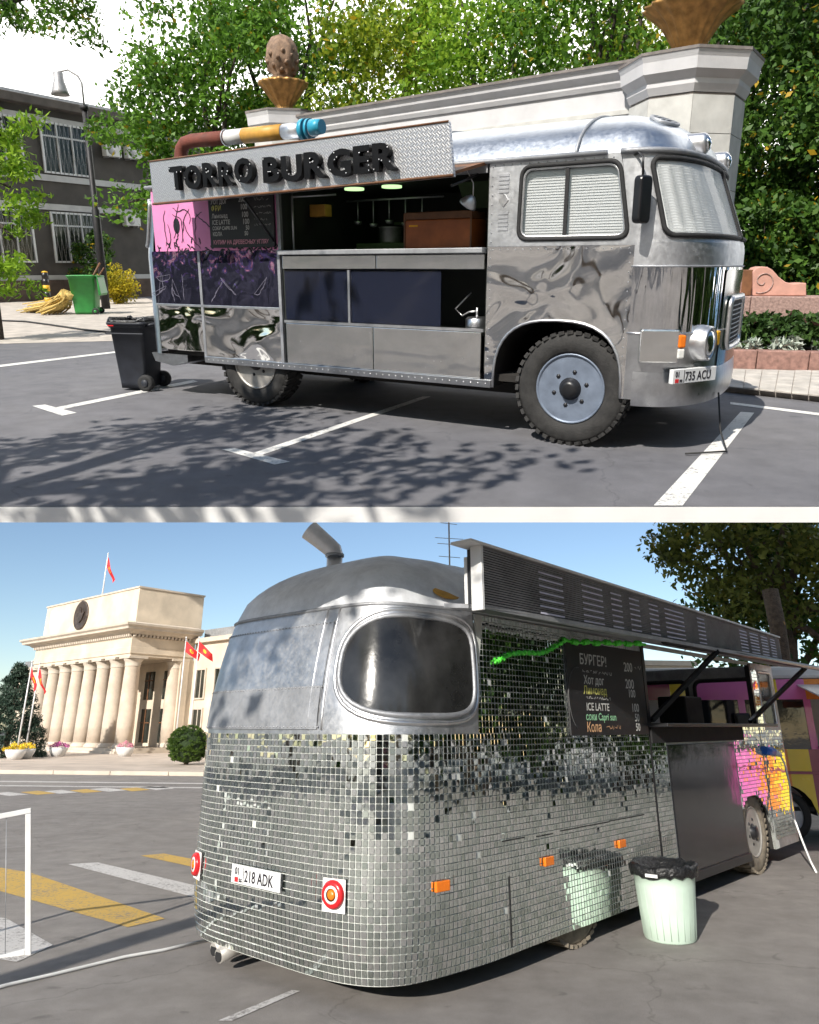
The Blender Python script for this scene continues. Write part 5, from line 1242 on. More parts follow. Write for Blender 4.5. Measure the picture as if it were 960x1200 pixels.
def bagf(u, v):
    a = 2 * PI * u; k = int(u * 48) % 48; w_ = off_[k] * .5 + .5 * off_[(k * 7 + 3) % 48]
    prof = [(.312, .585), (.328, .60), (.335, .64), (.332, .675), (.31, .70), (.27, .69), (.22, .64), (.12, .56), (.0, .5)]
    j = v * 8; i = min(7, int(j)); f = j - i; r_ = prof[i][0] * (1 - f) + prof[i + 1][0] * f; z_ = prof[i][1] * (1 - f) + prof[i + 1][1] * f
    r_ *= 1 + .03 * w_ * math.sin(PI * v) ; z_ += .022 * w_ * (1 if v < .8 else .3)
    return (r_ * math.cos(a), r_ * math.sin(a), z_)
bgm.grid(bagf, 48, 16); part('bin_bag', bgm, 'bag', tc_)
# white frame barrier
ba, bb = gnd(20, 1124, 'L'), gnd(33, 1119, 'L')
bar = thing('frame_barrier', 'white tubular frame barrier standing on the street', 'barrier', 'L', (bb.x, bb.y, 0), math.atan2(-.45, -1.05)); bar.matrix_world = bar.matrix_world @ Matrix.Rotation(R(9), 4, 'Y'); bar.scale = (1, 1, .9)
part('post', MB().box(-.02, .02, -.02, .02, 0, 1.08), 'white_paint', bar, bev=.004); part('post', MB().box(1.1, 1.14, -.02, .02, 0, 1.08), 'white_paint', bar, bev=.004)
part('top_rail', MB().box(-.02, 1.14, -.02, .02, 1.083, 1.123), 'white_paint', bar, bev=.004); part('bottom_rail', MB().box(.021, 1.099, -.018, .018, .01, .05), 'white_paint', bar, bev=.004)
for i in range(7): part('wire', MB().tube([(.15 + i * .135, 0, .05), (.15 + i * .135, 0, 1.083)], .003, 5), 'alu_dull', bar)
cpts = [gnd(x, y, 'L') for x, y in ((-30, 1167), (8, 1157), (60, 1145), (105, 1134), (145, 1124), (190, 1116), (246, 1103))]
solo('ground_cable', MB().tube([(p.x, p.y, .014) for p in cpts], .011, 8), 'cable_white', 'L', 'white cable lying across the street to the van', 'cable')
# striped van
sv_o = Vector((5.55, 11.9, 0)); SVR = R(-12)
sv = thing('striped_van', 'pink yellow and orange striped food van with open hatch', 'van', 'L', sv_o, SVR)
def prof_x(): pass
body_prof = [(-2.6, .38), (-2.6, 2.45), (2.6, 2.45), (2.6, .38)]
cols = ['van_yellow', 'van_pink', 'van_orange', 'van_yellow', 'van_maroon', 'van_pink', 'van_yellow', 'van_orange', 'van_pink']
# lower body in vertical stripes with a wheel opening, each stripe its own panel
wx, wr_ = .05, .43
xs_ = [-2.6, -2.25, -2.0, -1.6, -1.35, -1.0, -.82, -.62, -.45, -.3, -.12, .02, .2, .5, .8, 1.2, 1.6, 2.0, 2.6]
for i in range(len(xs_) - 1):
    x0, x1 = xs_[i], xs_[i + 1]; zz = []
    for k in range(5):
        x = x0 + (x1 - x0) * k / 4; dd = wr_ ** 2 - (x - wx) ** 2; zz.append((x, max(.36, .36 + math.sqrt(dd)) if dd > 0 else .36))
    poly = zz + [(x1, 1.28), (x0, 1.28)]
    part('stripe_panel', plate_mesh(poly, [], 0, .03, 'stripe_panel', cols[i % len(cols)]), None, sv)
part('belt_line', MB().box(-2.6, 2.6, -.015, .0, .93, .97), 'van_maroon', sv, bev=.004)
part('roof', MB().box(-2.6, 2.6, .0, 1.9, 2.3, 2.5), 'white_paint', sv, bev=.06)
for i in range(13): part('roof_stripe', MB().box(-2.6 + i * .4, -2.2 + i * .4, -.008, .0, 2.0, 2.3), cols[(i * 2) % len(cols)], sv)
for x in (-2.55, -1.1, -.35, .6, 2.5): part('pillar', MB().box(x - .05, x + .05, 0, .04, 1.28, 2.0), 'van_pink' if x > -.5 else 'van_yellow', sv)
part('side_glass', MB().box(-2.5, -1.15, .015, .02, 1.28, 2.0), 'glass_window', sv); part('side_glass', MB().box(-1.05, -.4, .015, .02, 1.28, 2.0), 'glass_dark', sv); part('cab_glass', MB().box(-.3, .55, .015, .02, 1.28, 2.0), 'glass_dark', sv)
part('inner_shell', MB().box(-2.55, 2.55, 1.8, 1.85, .4, 2.3), 'white_paint', sv); part('floor', MB().box(-2.55, 2.55, .05, 1.85, .42, .48), 'chassis', sv); part('counter_top', MB().box(.65, 2.5, -.15, .4, 1.28, 1.32), 'black', sv)
part('canopy', MB().add([(.5, 0, 2.2), (2.6, 0, 2.2), (2.6, -1.0, 2.0), (.5, -1.0, 2.0), (.5, 0, 2.22), (2.6, 0, 2.22), (2.6, -1.0, 2.02), (.5, -1.0, 2.02)], [(0, 1, 2, 3), (7, 6, 5, 4), (0, 4, 5, 1), (1, 5, 6, 2), (2, 6, 7, 3), (3, 7, 4, 0)]), 'white_paint', sv)
part('canopy_edge', MB().box(.5, 2.6, -1.03, -1.0, 1.9, 2.04), 'van_orange', sv)
part('wing_mirror', MB().box(-.5, -.28, -.18, -.08, 1.45, 1.8), 'black', sv, bev=.03)
wheel(sv, wx, .14, .36, .22, 'alu_dull', 'tyre', 5, 8, False, .66); wheel(sv, wx - 2.2, .14, .36, .22, 'alu_dull', 'tyre', 5, 8, False, .66); wheel(sv, wx, 1.75, .36, .22, 'alu_dull', 'tyre', 5, 8, False, .66, 1)
am = MB(); pa = [(wx + wr_ * math.cos(PI * k / 14), .36 + wr_ * math.sin(PI * k / 14)) for k in range(15)]
am.add([(x, .01, z) for x, z in pa] + [(x, .4, z) for x, z in pa], [(i, i + 1, i + 16, i + 15) for i in range(14)], True); part('wheel_arch', am, 'chassis', sv)
# dark van added behind the camera to give the rounded tiles dark reflections
dv = copy_tree(sv); dv.matrix_world = Matrix.Translation((-1.2, -7.5, 0)) @ Matrix.Rotation(R(172), 4, 'Z'); dv.name = 'added_dark_van'
tag(dv, 'dark van added behind the camera for the mirror tiles to reflect', 'van')
for ch in dv.children:
    if ch.type == 'MESH' and ch.name.split('.')[0] in ('stripe_panel', 'roof_stripe', 'pillar', 'belt_line', 'roof', 'canopy', 'canopy_edge', 'inner_shell'):
        ch.data = ch.data.copy(); ch.data.materials[0] = M['black_gloss']
# office block glimpsed through the van windows
ob = thing('pale_office_block', 'pale office block glimpsed through the mosaic van windows', 'building', 'L', (9, 46, 0), R(8))
part('wall', MB().box(-9, 9, 0, 8, 0, 5.2), 'cream', ob); part('roof', MB().box(-9.2, 9.2, -.2, 8.2, 5.2, 5.5), 'cream_trim', ob)
for i in range(9):
    for z0 in (.9, 3.0):
        w_ = part('window', MB().box(-8.4 + i * 1.95, -7.3 + i * 1.95, -.03, -.002, z0, z0 + 1.4), 'window_dark', ob); part('frame', MB().box(-7.88 + i * 1.95, -7.82 + i * 1.95, -.06, -.031, z0, z0 + 1.4), 'frame_white', w_)
# trees that the mirrors and the street shade come from
proto = make_tree('roadside tree in the row across the street, seen in the van mirrors', 'L', (-24, -12, 0), 7.0, (2.6, 2.6, 2.8), 'leaf_deep', 'bark', 80, 80, .32, 51, .2, 'trees in the row across the street', low=.6)
for i, (x, y, s_) in enumerate([(-25, -7.5, 1.05), (-24, -3, .95), (-25.5, 1.5, 1.0), (-24.5, 6, 1.02), (-26, 10.5, .95), (-20, -16, 1.0), (-14, -19, 1.1), (-8, -20, 1.0), (-2, -21, 1.1), (5, -20, 1.05), (11, -17, 1.1)]):
    t = copy_tree(proto); t.matrix_world = Matrix.Translation((x, y, 0)) @ Matrix.Rotation(i * 1.3, 4, 'Z') @ Matrix.Scale(s_, 4)
protr = make_tree('dense tree in the row beside the food vans, seen in the mirror tiles', 'L', (15, 3, 0), 9.0, (3.1, 3.1, 4.2), 'leaf_deep', 'bark', 120, 90, .34, 57, .24, 'trees in the row beside the vans', low=.8)
for i, (x, y, s_) in enumerate([(15.5, 8, 1.05), (17, 13, 1.0), (16, -2, 1.0), (15, -7, 1.05), (22, 6, 1.3), (22, 0, 1.25), (23, 12, 1.3)]):
    t = copy_tree(protr); t.matrix_world = Matrix.Translation((x, y, 0)) @ Matrix.Rotation(i * 1.7, 4, 'Z') @ Matrix.Scale(s_, 4)
make_tree('tall street tree whose crown dapples the terrace ground', 'L', (-6.3, -1.0, 0), 8.2, (2.3, 1.7, 1.7), 'leaf', 'bark', 38, 60, .2, 61, .15, low=.9, spread=.2, lean=(1.3, 0))

# ------------------------------------------------------------------ terrace: dark two storey building
fA, fB = Vector((-13.5, 38.2, 0)), Vector((-16.1, 34.2, 0))
fd = (fB - fA).normalized()
db_ = thing('dark_building', 'dark grey two storey building with white bands and white window frames', 'building', 'U', fA, math.atan2(-fd.y, -fd.x))
# local x runs away from the camera (towards fA side), facade looks to -y ; x 0 at fA, negative towards the camera
def fx(px_, py2):      # facade x, z of a photo pixel
    d_ = ray(px_, py2, 'U'); nn_ = Vector((-fd.y, fd.x, 0)); o = Vector((0, 0, H_U)); k = (fA - o).dot(nn_) / d_.dot(nn_); p = o + d_ * k
    return (p - fA).dot(-fd), p.z
WH = 8.45
part('wall', MB().box(-11, 6, 0, 8, .9, WH - .35), 'facade_dark', db_); part('plinth', MB().box(-11.1, 6.1, -.12, 8, -.1, .9), 'stone_dark', db_)
part('eaves', MB().box(-11.3, 6.3, -.5, 8.3, WH - .35, WH), 'facade_roof', db_, bev=.03); part('roof', MB().box(-11.2, 6.2, -.4, 8.2, WH, WH + .12), 'alu_dull', db_)
zb_ = [fx(110, y)[1] for y in (150, 214, 246)]
for z in (zb_[0], zb_[1], zb_[2], .98): part('band', MB().box(-11.05, 6.05, -.07, -.002, z - .13, z + .13), 'facade_trim', db_)
def fwin(xl, xr, z0, z1):
    w_ = part('window', MB().box(xl, xr, -.02, -.002, z0, z1), 'window_dark', db_)
    f_ = MB(); t_ = .07
    f_.box(xl - t_, xl + .02, -.1, -.021, z0, z1).box(xr - .02, xr + t_, -.1, -.021, z0, z1).box(xl, xr, -.09, -.021, z0, z0 + .08).box(xl, xr, -.09, -.021, z1 - .08, z1)
    for k in (1 / 3, 2 / 3): f_.box(xl + (xr - xl) * k - .035, xl + (xr - xl) * k + .035, -.085, -.021, z0 + .081, z1 - .081)
    f_.box(xl + .021, xr - .021, -.08, -.022, z1 - .62, z1 - .55); part('frame', f_, 'frame_white', w_)
    gb = MB()
    for k in range(10):
        x = xl + (xr - xl) * k / 10; gb.tube([(x, -.105, z0), (x + (xr - xl) / 10, -.105, z1)], .008, 4); gb.tube([(x + (xr - xl) / 10, -.106, z0), (x, -.106, z1)], .008, 4)
    part('window_bars', gb, 'lamp_grey', w_, kind='stuff')
xl, xr = fx(50, 175)[0], fx(101, 175)[0]
zt, zbm = fx(76, 146)[1], fx(76, 205)[1]
fwin(xl, xr, zbm, zt); fwin(xl - (xr - xl) - 1.0, xl - 1.0, zbm, zt)
zt2, zb2 = fx(76, 249)[1], fx(76, 308)[1]
fwin(xl, xr, zb2, zt2); fwin(xl - (xr - xl) - 1.0, xl - 1.0, zb2, zt2)
for (px_, py2, far_) in ((127, 177, 0), (152, 180, 0), (177, 183, 0), (150, 258, 0)):
    x, z = fx(px_, py2); a_ = thing('air_conditioner', 'white air conditioner unit on the lower storey wall' if py2 > 200 else 'white air conditioner unit on the upper storey wall', 'air conditioner', 'U', fA + (-fd) * x + Vector((-fd.y, fd.x, 0)) * -.0 + Vector((0, 0, z - .28)), math.atan2(-fd.y, -fd.x), 'wall air conditioners')
    part('casing', MB().box(-.42, .42, -.42, -.1, 0, .56), 'ac_white', a_, bev=.02); part('fan_grille', MB().lathe([(.22, 0), (.2, .015), (0, .015)], 20, Matrix.Translation((-.1, -.42, .28)) @ Matrix.Rotation(R(90), 4, 'X')), 'lamp_grey', a_); part('bracket', MB().box(-.3, -.26, -.4, -.0, -.06, -.003).box(.26, .3, -.4, 0, -.06, -.003), 'lamp_grey', a_)
# street lamp
lp = atY(107, 200, 'U', 27); lt_ = atY(107, 100, 'U', 27)
lamp = thing('street_lamp', 'black post street lamp with bell shaped grey head', 'street lamp', 'U', (lp.x, 27, 0)); hz = atY(107, 90, 'U', 27).z
part('post', MB().tube([(0, 0, 0), (0, 0, 3.4), (0, 0, 3.45), (0, 0, hz - 1.0)], [.15, .13, .1, .09], 12), 'lamp_black', lamp); part('collar', MB().lathe([(.13, 0), (.15, .06), (.13, .14)], 14, Matrix.Translation((0, 0, hz - 1.02))), 'lamp_black', lamp)
part('arm', MB().tube([(0, 0, hz - 1.0), (0, 0, hz - .2), (-.1, 0, hz + .02), (-.4, -.05, hz + .2), (-.72, -.1, hz + .12)], .035, 8), 'lamp_grey', lamp)
hd = part('lamp_head', MB().lathe([(.04, .42), (.16, .38), (.17, .1), (.2, .05), (.26, -.18), (.3, -.3), (.27, -.3), (.15, 0)], 22, Matrix.Translation((-.72, -.1, hz - .28))), 'lamp_grey', lamp); part('bulb', MB().lathe([(.0, -.22), (.1, -.16), (.12, 0), (0, .05)], 12, Matrix.Translation((-.72, -.1, hz - .28))), 'white_lens', hd)

# ------------------------------------------------------------------ terrace: white wall with two vase pillars
wA, wB = Vector((-3.25, 20.6, 0)), Vector((5.05, 14.5, 0)); wd_ = (wB - wA).normalized(); wlen = (wB - wA).length
gw = thing('garden_wall', 'long white garden wall with moulded cornice and open slots', 'wall', 'U', wA, math.atan2(wd_.y, wd_.x))
ztop = atY(700, 84, 'U', wA.lerp(wB, .86).y).z
part('beam', MB().box(.6, wlen - .6, -.22, .22, ztop - .84, ztop - .36), 'wall_white', gw)
part('cornice', MB().prism([(-.26, ztop - .36), (-.3, ztop - .28), (-.3, ztop - .22), (-.4, ztop - .12), (-.42, ztop - .03), (-.44, ztop), (.44, ztop), (.4, ztop - .12), (.26, ztop - .36)], .5, wlen - .5, 'x'), 'wall_white', gw)
part('cap', MB().box(.5, wlen - .5, -.47, .47, ztop, ztop + .05), 'wall_cap', gw)
part('wall_base', MB().box(.6, wlen - .6, -.25, .25, -.05, 3.2), 'wall_white', gw)
for x in (.75, 2.9, 5.05, 7.2, wlen - 1.0): part('post', MB().box(x - .15, x + .15, -.2, .2, 3.2, ztop - .84), 'wall_white', gw)
part('mid_rail', MB().box(.6, wlen - .6, -.235, -.221, ztop - .82, ztop - .74), 'wall_block', gw)
def octa(r, rot=R(22.5)): return [(r * math.cos(rot + k * PI / 4), r * math.sin(rot + k * PI / 4)) for k in range(8)]
def pillar(c, r, h, label, S='U'):
    t = thing('stone_pillar', label, 'pillar', S, c, math.atan2(wd_.y, wd_.x))
    cm = MB(); zs_ = [(r * 1.0, h - .62), (r * 1.06, h - .5), (r * 1.06, h - .42), (r * 1.18, h - .3), (r * 1.2, h - .12), (r * 1.24, h - .02)]
    vs = [(*p, z) for rr, z in zs_ for p in octa(rr)]; cm.add(vs, [(i * 8 + k, i * 8 + (k + 1) % 8, i * 8 + 8 + (k + 1) % 8, i * 8 + 8 + k) for i in range(len(zs_) - 1) for k in range(8)] + [tuple(40 + k for k in range(8)), tuple(reversed(range(8)))])
    part('capital', cm, 'wall_white', t); part('cap_sheet', MB().prism(octa(r * 1.25), h - .018, h + .03, 'z'), 'wall_cap', t)
    part('core', MB().prism(octa(r * .975), -.05, h - .63, 'z'), 'wall_cap', t)
    # facing slabs, each its own piece
    z = .0; hs = [.95, .95, .95, .9, .62]; tot = h - .66; hs = [v * tot / sum(hs) for v in hs]
    for row, hh in enumerate(hs):
        po = octa(r); pi_ = octa(r * .955)
        for k in range(8):
            a, b, c1, d1 = po[k], po[(k + 1) % 8], pi_[(k + 1) % 8], pi_[k]
            cx_, cy_ = (a[0] + b[0]) / 2, (a[1] + b[1]) / 2; s_ = .992
            q = [((p[0] - cx_) * s_ + cx_, (p[1] - cy_) * s_ + cy_) for p in (a, b, c1, d1)]
            part('facing_slab', MB().prism(q, z + .006, z + hh - .006, 'z'), 'wall_block', t)
        z += hh
    return t
hR = atY(815, 60, 'U', 13.6).z; hL = atY(332, 134, 'U', 20.0).z + .05
pillar(wB, 1.0, hR, 'big octagonal stone pillar behind the bus front'); pillar(wA, .85, hL, 'smaller octagonal stone pillar behind the sign board')
def fluted(mb, prof, n, depth, mt=None):
    m_ = n * 4; vs = []
    for r_, z in prof:
        for k in range(m_):
            a = 2 * PI * k / m_; rr = r_ * (1 + depth * math.cos(n * a)); vs.append((rr * math.cos(a), rr * math.sin(a), z))
    fs = [(i * m_ + k, i * m_ + (k + 1) % m_, (i + 1) * m_ + (k + 1) % m_, (i + 1) * m_ + k) for i in range(len(prof) - 1) for k in range(m_)]
    return mb.add(vs, fs, True)
vs1 = thing('golden_vase', 'big golden fluted vase on the larger pillar', 'vase', 'U', (wB.x - .05, wB.y, hR + .03))
part('bowl', fluted(MB(), [(.26, 0), (.28, .06), (.2, .12), (.24, .2), (.36, .4), (.5, .62), (.68, .78), (.8, .86), (.82, .9), (.7, .9), (.5, .7), (0, .5)], 18, .045), 'gold', vs1); part('foot', MB().lathe([(.3, -.0), (.32, .05), (.24, .1)], 24), 'gold', vs1)
vs2 = thing('pine_cone_vase', 'brown vase topped by a carved cone on the smaller pillar', 'vase', 'U', (wA.x, wA.y, hL + .03))
part('bowl', fluted(MB(), [(.3, 0), (.32, .06), (.2, .16), (.24, .25), (.4, .45), (.54, .66), (.62, .72), (.62, .78), (.3, .8), (0, .8)], 16, .05), 'gold', vs2)
part('cone', fluted(MB(), [(.2, .78), (.3, .85), (.24, .93), (.36, 1.05), (.4, 1.3), (.36, 1.6), (.24, 1.8), (0, 1.9)], 7, .08), 'stone_brown', vs2)
oc = MB()
for k in range(40):
    a = k * 2.4; z = .98 + .8 * k / 40; r_ = .36 * math.sin(PI * (.25 + .7 * k / 40)) + .04; oc.lathe([(.07, -.05), (.05, .03), (0, .06)], 6, Matrix.Translation((r_ * math.cos(a), r_ * math.sin(a), z)) @ Vector((math.cos(a), math.sin(a), .5)).to_track_quat('Z', 'Y').to_matrix().to_4x4())
part('cone_scales', oc, 'stone_brown', vs2, kind='stuff')

# ------------------------------------------------------------------ terrace: flower bed and scroll bench beside the pillar
g0, g1 = gnd(826, 431, 'U', .075), gnd(1010, 436, 'U', .075)
kd = (g1 - g0).normalized(); kn = Vector((-kd.y, kd.x, 0)); kr = math.atan2(kd.y, kd.x); kl = (g1 - g0).length
bed = thing('flower_bed', 'raised flower bed with silver and dark plants behind granite kerb', 'flower bed', 'U', (g0.x, g0.y, .07), kr)
for i in range(3): part('kerb_stone', MB().box(i * kl / 3 + .006, (i + 1) * kl / 3 - .006, 0, .2, 0, .27), 'stone_kerb', bed, bev=.012)
part('soil', MB().box(.02, kl, .2, 1.9, 0, .2), 'soil', bed)
rgp = random.Random(6)
pl = None
dkm = leaves_mesh('foliage', 'leaf_bed', crown_centres((.2, .2, .26), 14, 3, .6), .1, 26, .1, 4); slm = leaves_mesh('foliage', 'leaf_silver', crown_centres((.16, .16, .13), 9, 5, .6), .08, 26, .12, 5, .25)
stm = MB().tube([(0, 0, -.02), (0, .01, .14), (.01, 0, .26)], [.014, .011, .006], 5).mesh('stem', 'hedge_leaf')
def plant(kind, x, y):
    t = thing('bed_plant', 'silver leaved plant along the front of the flower bed' if kind else 'dark leaved plant filling the flower bed', 'plant', 'U'); t['group'] = 'silver plants in the bed' if kind else 'dark plants in the bed'
    s_ = rgp.uniform(.85, 1.25); t.matrix_world = SET['U'] @ Matrix.Translation((g0.x, g0.y, .07)) @ Matrix.Rotation(kr, 4, 'Z') @ Matrix.Translation((x, y, .2)) @ Matrix.Rotation(rgp.uniform(0, 6), 4, 'Z') @ Matrix.Scale(s_, 4)
    mobj('foliage', slm if kind else dkm, t, (0, 0, .12 if kind else .24)); mobj('stem', stm, t)
x = .15
while x < kl: plant(1, x, .38 + rgp.uniform(-.05, .05)); x += rgp.uniform(.38, .6)
for row in range(4):
    x = .1 + row * .1
    while x < kl: plant(0, x, .62 + row * .33 + rgp.uniform(-.06, .06)); x += rgp.uniform(.26, .4)
lw = thing('granite_ledge', 'low granite ledge wall carrying the scroll bench', 'wall', 'U', (g0.x, g0.y, .07), kr)
part('pale_course', MB().box(-.3, kl, 2.0, 2.7, 0, .62), 'granite_pale', lw)
for i in range(4): part('granite_block', MB().box(-.3 + i * 1.25, .94 + i * 1.25, 1.96, 2.74, .622, .95), 'granite', lw, bev=.012)
sb = thing('scroll_bench', 'pink stone bench end with carved scroll on the ledge', 'bench', 'U', (g0.x, g0.y, .07), kr)
bxo = .0
P_ = lambda px_, py2: (lambda d_: (lambda k: ((Vector((0, 0, H_U)) + d_ * k - g0).dot(kd), H_U + d_.z * k - .07))(((g0 + kn * 2.3) - Vector((0, 0, H_U))).dot(kn) / d_.dot(kn)))(ray(px_, py2, 'U'))
sil = [P_(*p) for p in ((880, 346), (880, 318), (884, 313.5), (890, 312), (897, 312.5), (903, 316), (910, 324), (918, 330), (926, 332), (936, 331), (942, 331), (942, 346))]
zmin = min(p[1] for p in sil); sil = [(x, z - zmin + .953) for x, z in sil]
part('scroll_end', MB().prism(sil, 2.15, 2.6), 'bench_pink', sb, bev=.015)
cxs, czs = sil[0][0] * .7 + sil[5][0] * .3 + .05, .953 + (sil[3][1] - .953) * .5
spi = [(cxs + (.03 + .17 * k / 30) * math.cos(-.5 - k * .26), 2.145, czs + (.03 + .17 * k / 30) * math.sin(-.5 - k * .26)) for k in range(31)]
part('scroll_line', MB().tube(spi, .011, 6), 'granite', sb); part('back_post', MB().box(sil[0][0] - .2, sil[0][0] - .02, 2.2, 2.55, .953, .953 + .42), 'wood_dark', sb, bev=.01)

# ------------------------------------------------------------------ terrace: bins, brooms, bollard, shrubs
def wheelie(name, label, S, loc, rz, w, d_, h, body, lid_open, lid_m):
    t = thing(name, label, 'bin', S, loc, rz); k = .78
    bm_ = MB(); vs = []
    lv = [(k, .03), (k * 1.02, .1), (1., h * .9), (1.06, h * .905), (1.06, h * .97)]
    for s_, z in lv: vs += [(p[0] * w / 2 * s_, p[1] * d_ / 2 * s_, z) for p in [(a, b) for a, b in rrect(-1, 1, -1, 1, .22, 4)]]
    n = len(rrect(-1, 1, -1, 1, .22, 4)); bm_.add(vs, [(i * n + j, i * n + (j + 1) % n, (i + 1) * n + (j + 1) % n, (i + 1) * n + j) for i in range(len(lv) - 1) for j in range(n)] + [tuple(reversed(range(n)))], True)
    part('bucket', bm_, body, t)
    part('rim', MB().ring([(p[0] * w / 2 * 1.07, p[1] * d_ / 2 * 1.07, h * .965) for p in rrect(-1, 1, -1, 1, .22, 4)], .022), body, t)
    part('inside', MB().add([(p[0] * w / 2, p[1] * d_ / 2, h * .88) for p in rrect(-1, 1, -1, 1, .22, 4)], [tuple(range(n))]), 'black_matt', t)
    part('handle', MB().tube([(w * .53, -d_ * .36, h * .93), (w * .68, -d_ * .36, h * .95), (w * .68, d_ * .36, h * .95), (w * .53, d_ * .36, h * .93)], .018, 8), body, t)
    for s_ in (-1, 1):
        wh = part('wheel', MB().lathe([(.0, -.03), (.07, -.03), (.1, -.028), (.105, 0), (.1, .028), (.07, .03), (0, .03)], 22, Matrix.Rotation(R(90), 4, 'X')), 'rubber', t, (w * .42, s_ * d_ * .44, .105)); part('hub', MB().lathe([(.05, .031), (.04, .042), (0, .045)], 12, Matrix.Rotation(R(90), 4, 'X')), body, wh)
    if lid_open: part('lid', MB().prism([(0, 0), (.03, 0), (.1, -.55), (.06, -.62), (.02, -.6)], -d_ * .52, d_ * .52), lid_m, t, (w * .6, 0, h * .97), (0, 0, 0), bev=.012)
    return t
b_ = gnd(158, 459, 'U'); kb_ = wheelie('wheeled_bin', 'black plastic wheeled bin standing beside the bus rear', 'U', (b_.x, b_.y + .25, 0), R(-12),   .46, .46, .86, 'bin_black', False, 'bin_black')
part('body_rib', MB().box(-.255, .255, -.275, -.255, .7, .72), 'bin_black', kb_, bev=.008); part('red_strip', MB().box(-.2, -.12, -.29, -.284, .8, .815), 'red_lens', kb_)
part('bag_edge', MB().ring([(p[0] * .24, p[1] * .24, .86 + .02 * math.sin(i * 1.7)) for i, p in enumerate(rrect(-1, 1, -1, 1, .3, 5))], .025), 'bag', kb_)
b_ = gnd(97, 369, 'U'); gb_ = wheelie('wheeled_bin', 'green wheeled bin with its lid hanging open near straw brooms', 'U', (b_.x, b_.y + .4, 0), R(8), .8, .8, 1.25, 'bin_green', True, 'bin_green')
stk = b_ + Vector((.1, .35, 0)); solo('wooden_stick', MB().tube([(-.1, 0, .7), (.45, .1, 1.6)], .035, 8).tube([(-.02, .1, .7), (.6, .0, 1.45)], .025, 8), 'wood_dark', 'U', 'wooden sticks poking out of the green bin', 'stick', (stk.x, stk.y, 0))
bo = gnd(57, 356, 'U'); bol = thing('bollard', 'yellow and black striped bollard behind the straw brooms', 'bollard', 'U', (bo.x, bo.y, 0)); bh = 1.25
for i in range(5): part('band', MB().tube([(0, 0, bh * i / 5 + .001), (0, 0, bh * (i + 1) / 5)], .13, 14), 'bollard_yellow' if i in (0, 2) else 'black', bol)
part('top', MB().lathe([(.13, bh), (.1, bh + .05), (0, bh + .07)], 14), 'bollard_yellow', bol)
def broom(px0, py0, px1, py1, lab, seed):
    a, b = gnd(px0, py0, 'U'), gnd(px1, py1, 'U'); L = (b - a).length
    t = thing('straw_broom', lab, 'broom', 'U', a, math.atan2((b - a).y, (b - a).x)); rg_ = random.Random(seed); br = MB()
    for k in range(90):
        y = rg_.gauss(0, .28); z = abs(rg_.gauss(.1, .12)); br.tube([(rg_.uniform(-.1, .1), y, max(.02, z * .7)), (L * .55, y * .6, .18 + z * .6), (L, rg_.gauss(0, .07), .62 + rg_.gauss(0, .06))], [.022, .02, .016], 4)
    part('bristles', br, 'straw', t, kind='stuff', fix=False); part('binding', MB().tube([(L * .93, 0, .54), (L * 1.06, 0, .68)], .13, 10), 'straw', t); return t
broom(41, 366, 78, 369, 'straw broom lying in front of the striped bollard', 1); broom(60, 368.5, 84, 369, 'straw broom lying against the green bin', 2)
g_ = gnd(141, 356, 'U'); bush('golden_bush', 'golden yellow leaved bush beside the bus rear', 'U', (g_.x, g_.y, 0), (.75, .7, .72), 'gold_leaf', 60, 70, .11, 7)
for px_, py2, rr, lab, sd_ in ((117, 345, (.85, .8, 1.5), 'tall dark shrub against the building behind the green bin', 8), (88, 343, (.9, .8, 1.2), 'dark shrub against the building by the lamp post', 9), (34, 344, (1.6, .9, .45), 'low dark shrub along the building plinth', 10)):
    g_ = gnd(px_, py2 + 6, 'U'); bush('dark_shrub', lab, 'U', (g_.x, g_.y, 0), rr, 'leaf_dark', 46, 60, .16, sd_)
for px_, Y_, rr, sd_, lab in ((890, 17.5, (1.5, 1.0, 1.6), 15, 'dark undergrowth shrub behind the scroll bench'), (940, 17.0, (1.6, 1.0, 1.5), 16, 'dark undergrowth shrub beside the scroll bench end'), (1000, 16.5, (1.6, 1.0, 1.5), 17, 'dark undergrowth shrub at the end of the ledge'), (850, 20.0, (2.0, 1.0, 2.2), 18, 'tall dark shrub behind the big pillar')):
    bush('dark_shrub', lab, 'U', ((px_ - PPX) / FPX * Y_ * .97, Y_, 0), rr, 'leaf_dark', 60, 90, .16, sd_)
cp = [gnd(x, y, 'U') for x, y in ((-20, 376), (30, 378), (60, 382), (100, 388), (132, 391), (160, 391))]
solo('ground_hose', MB().tube([(p.x, p.y, .03) for p in cp], .025, 6), 'cable_black', 'U', 'black hose lying across the paved strip', 'hose')

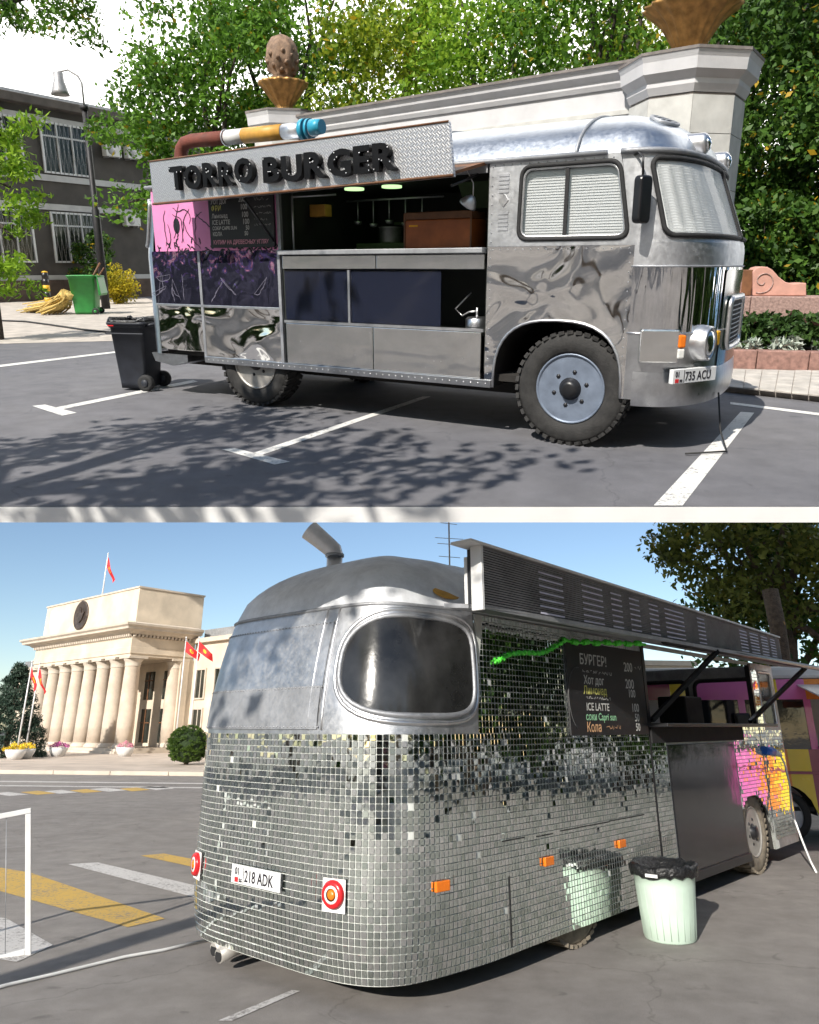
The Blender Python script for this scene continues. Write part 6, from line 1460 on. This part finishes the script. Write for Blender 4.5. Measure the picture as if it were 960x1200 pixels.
# ------------------------------------------------------------------ terrace: trees
def tpx(px_, Y): return (px_ - PPX) / FPX * (Y * math.cos(PITCH_U) + 0.3)
specs = [  # px, Y, height, radii, leaf, clumps, per, leaf size, seed, label
    (250, 27, 10.2, (2.9, 2.6, 4.2), 'leaf', 90, 170, .2, 71, 'dense green tree between the dark building and the cone vase pillar'),
    (345, 30, 12.6, (3.4, 3.0, 5.2), 'leaf', 95, 160, .22, 72, 'green tree rising behind the cone vase'),
    (455, 28, 12.2, (3.4, 3.0, 5.2), 'leaf_yellow', 100, 160, .2, 73, 'yellow green tree behind the middle of the white wall'),
    (570, 26, 11.8, (3.2, 3.0, 5.0), 'leaf_bright', 95, 160, .19, 74, 'bright green tree behind the white wall near the bus roof'),
    (675, 24, 11.2, (3.1, 2.8, 4.8), 'leaf', 95, 160, .19, 75, 'green tree behind the white wall beside the big pillar'),
    (760, 27, 13.0, (3.2, 3.0, 5.4), 'leaf_yellow', 90, 140, .2, 76, 'tall yellowing tree behind the golden vase'),
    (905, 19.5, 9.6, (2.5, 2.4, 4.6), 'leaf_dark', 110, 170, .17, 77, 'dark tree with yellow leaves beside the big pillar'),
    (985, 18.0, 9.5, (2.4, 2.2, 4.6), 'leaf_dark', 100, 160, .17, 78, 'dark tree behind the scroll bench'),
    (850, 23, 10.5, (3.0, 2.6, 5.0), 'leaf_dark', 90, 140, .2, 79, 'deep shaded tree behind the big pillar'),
]
for px_, Y, h_, rd_, lf, nc, per, ls, sd_, lab in specs:
    make_tree(lab, 'U', (tpx(px_, Y), Y, 0), h_, rd_, lf, 'bark_dark', nc, per, ls, sd_, .24, None, low=.85, spread=.19, limbs=8)
for px_, Y, h_, sd_, lab in ((140, 44, 9.6, 81, 'pale green tree peeping over the dark building roof'),):
    make_tree(lab, 'U', (tpx(px_, Y), Y, 0), h_, (4, 3, 2.6), 'leaf_yellow', 'bark', 60, 90, .3, sd_, .25)
# ash tree at the edge of the terrace with light hanging sprays
ash = thing('ash_tree', 'slender ash tree with bright hanging leaf sprays before the dark building', 'tree', 'U', (tpx(6, 15.5) - .25, 15.5, 0))
tp = [(0, 0, -.1), (.05, 0, 2.0), (.0, 0, 4.0), (.12, 0, 5.0)]
mb = MB(); mb.tube(tp, [.17, .15, .13, .11], 10)
brs = [[(0.1, 0, 5.0), (.5, 0, 5.6), (1.0, -.1, 6.3), (1.6, -.2, 6.9)], [(.05, 0, 4.4), (-.6, 0, 5.4), (-1.0, 0, 6.4)], [(.0, 0, 3.6), (.5, -.3, 4.1), (1.0, -.5, 4.2)], [(0, 0, 2.8), (.5, -.2, 3.2), (.9, -.3, 3.0)], [(.9, -.1, 6.2), (1.6, 0, 6.4), (2.4, .1, 6.5)], [(.05, 0, 2.0), (.5, -.1, 2.3), (.8, -.2, 2.0)], [(1.0, -.1, 6.3), (1.0, .1, 6.9), (1.3, .2, 7.3)]]
for b_ in brs: mb.tube(b_, [.06, .045, .03, .015][:len(b_)], 7)
part('trunk', mb, 'bark_dark', ash, fix=False)
ra = np.random.default_rng(12); lo = []; hi = []
for k in range(46): lo.append(np.array([ra.uniform(-.6, 1.35), ra.uniform(-.6, .4), ra.uniform(2.3, 4.6)]))
for k in range(22): lo.append(np.array([ra.uniform(-.5, 1.0), ra.uniform(-.6, .4), ra.uniform(.9, 2.2)]))
for k in range(130):
    u = ra.random(); hi.append(np.array([-.4 + 3.2 * u, ra.uniform(-.4, .4), 5.9 + 1.3 * ra.random() - .5 * abs(u - .5)]))
part('crown', leaves_mesh('crown', 'leaf_bright', lo, .3, 60, .16, 13, .35, droop=.5), None, ash); part('upper_crown', leaves_mesh('upper_crown', 'leaf', hi, .26, 26, .13, 14, .4, droop=.6), None, ash)
for o in list(bpy.data.objects):
    if o.type == 'MESH' and not o.data.materials: print('no material', o.name)
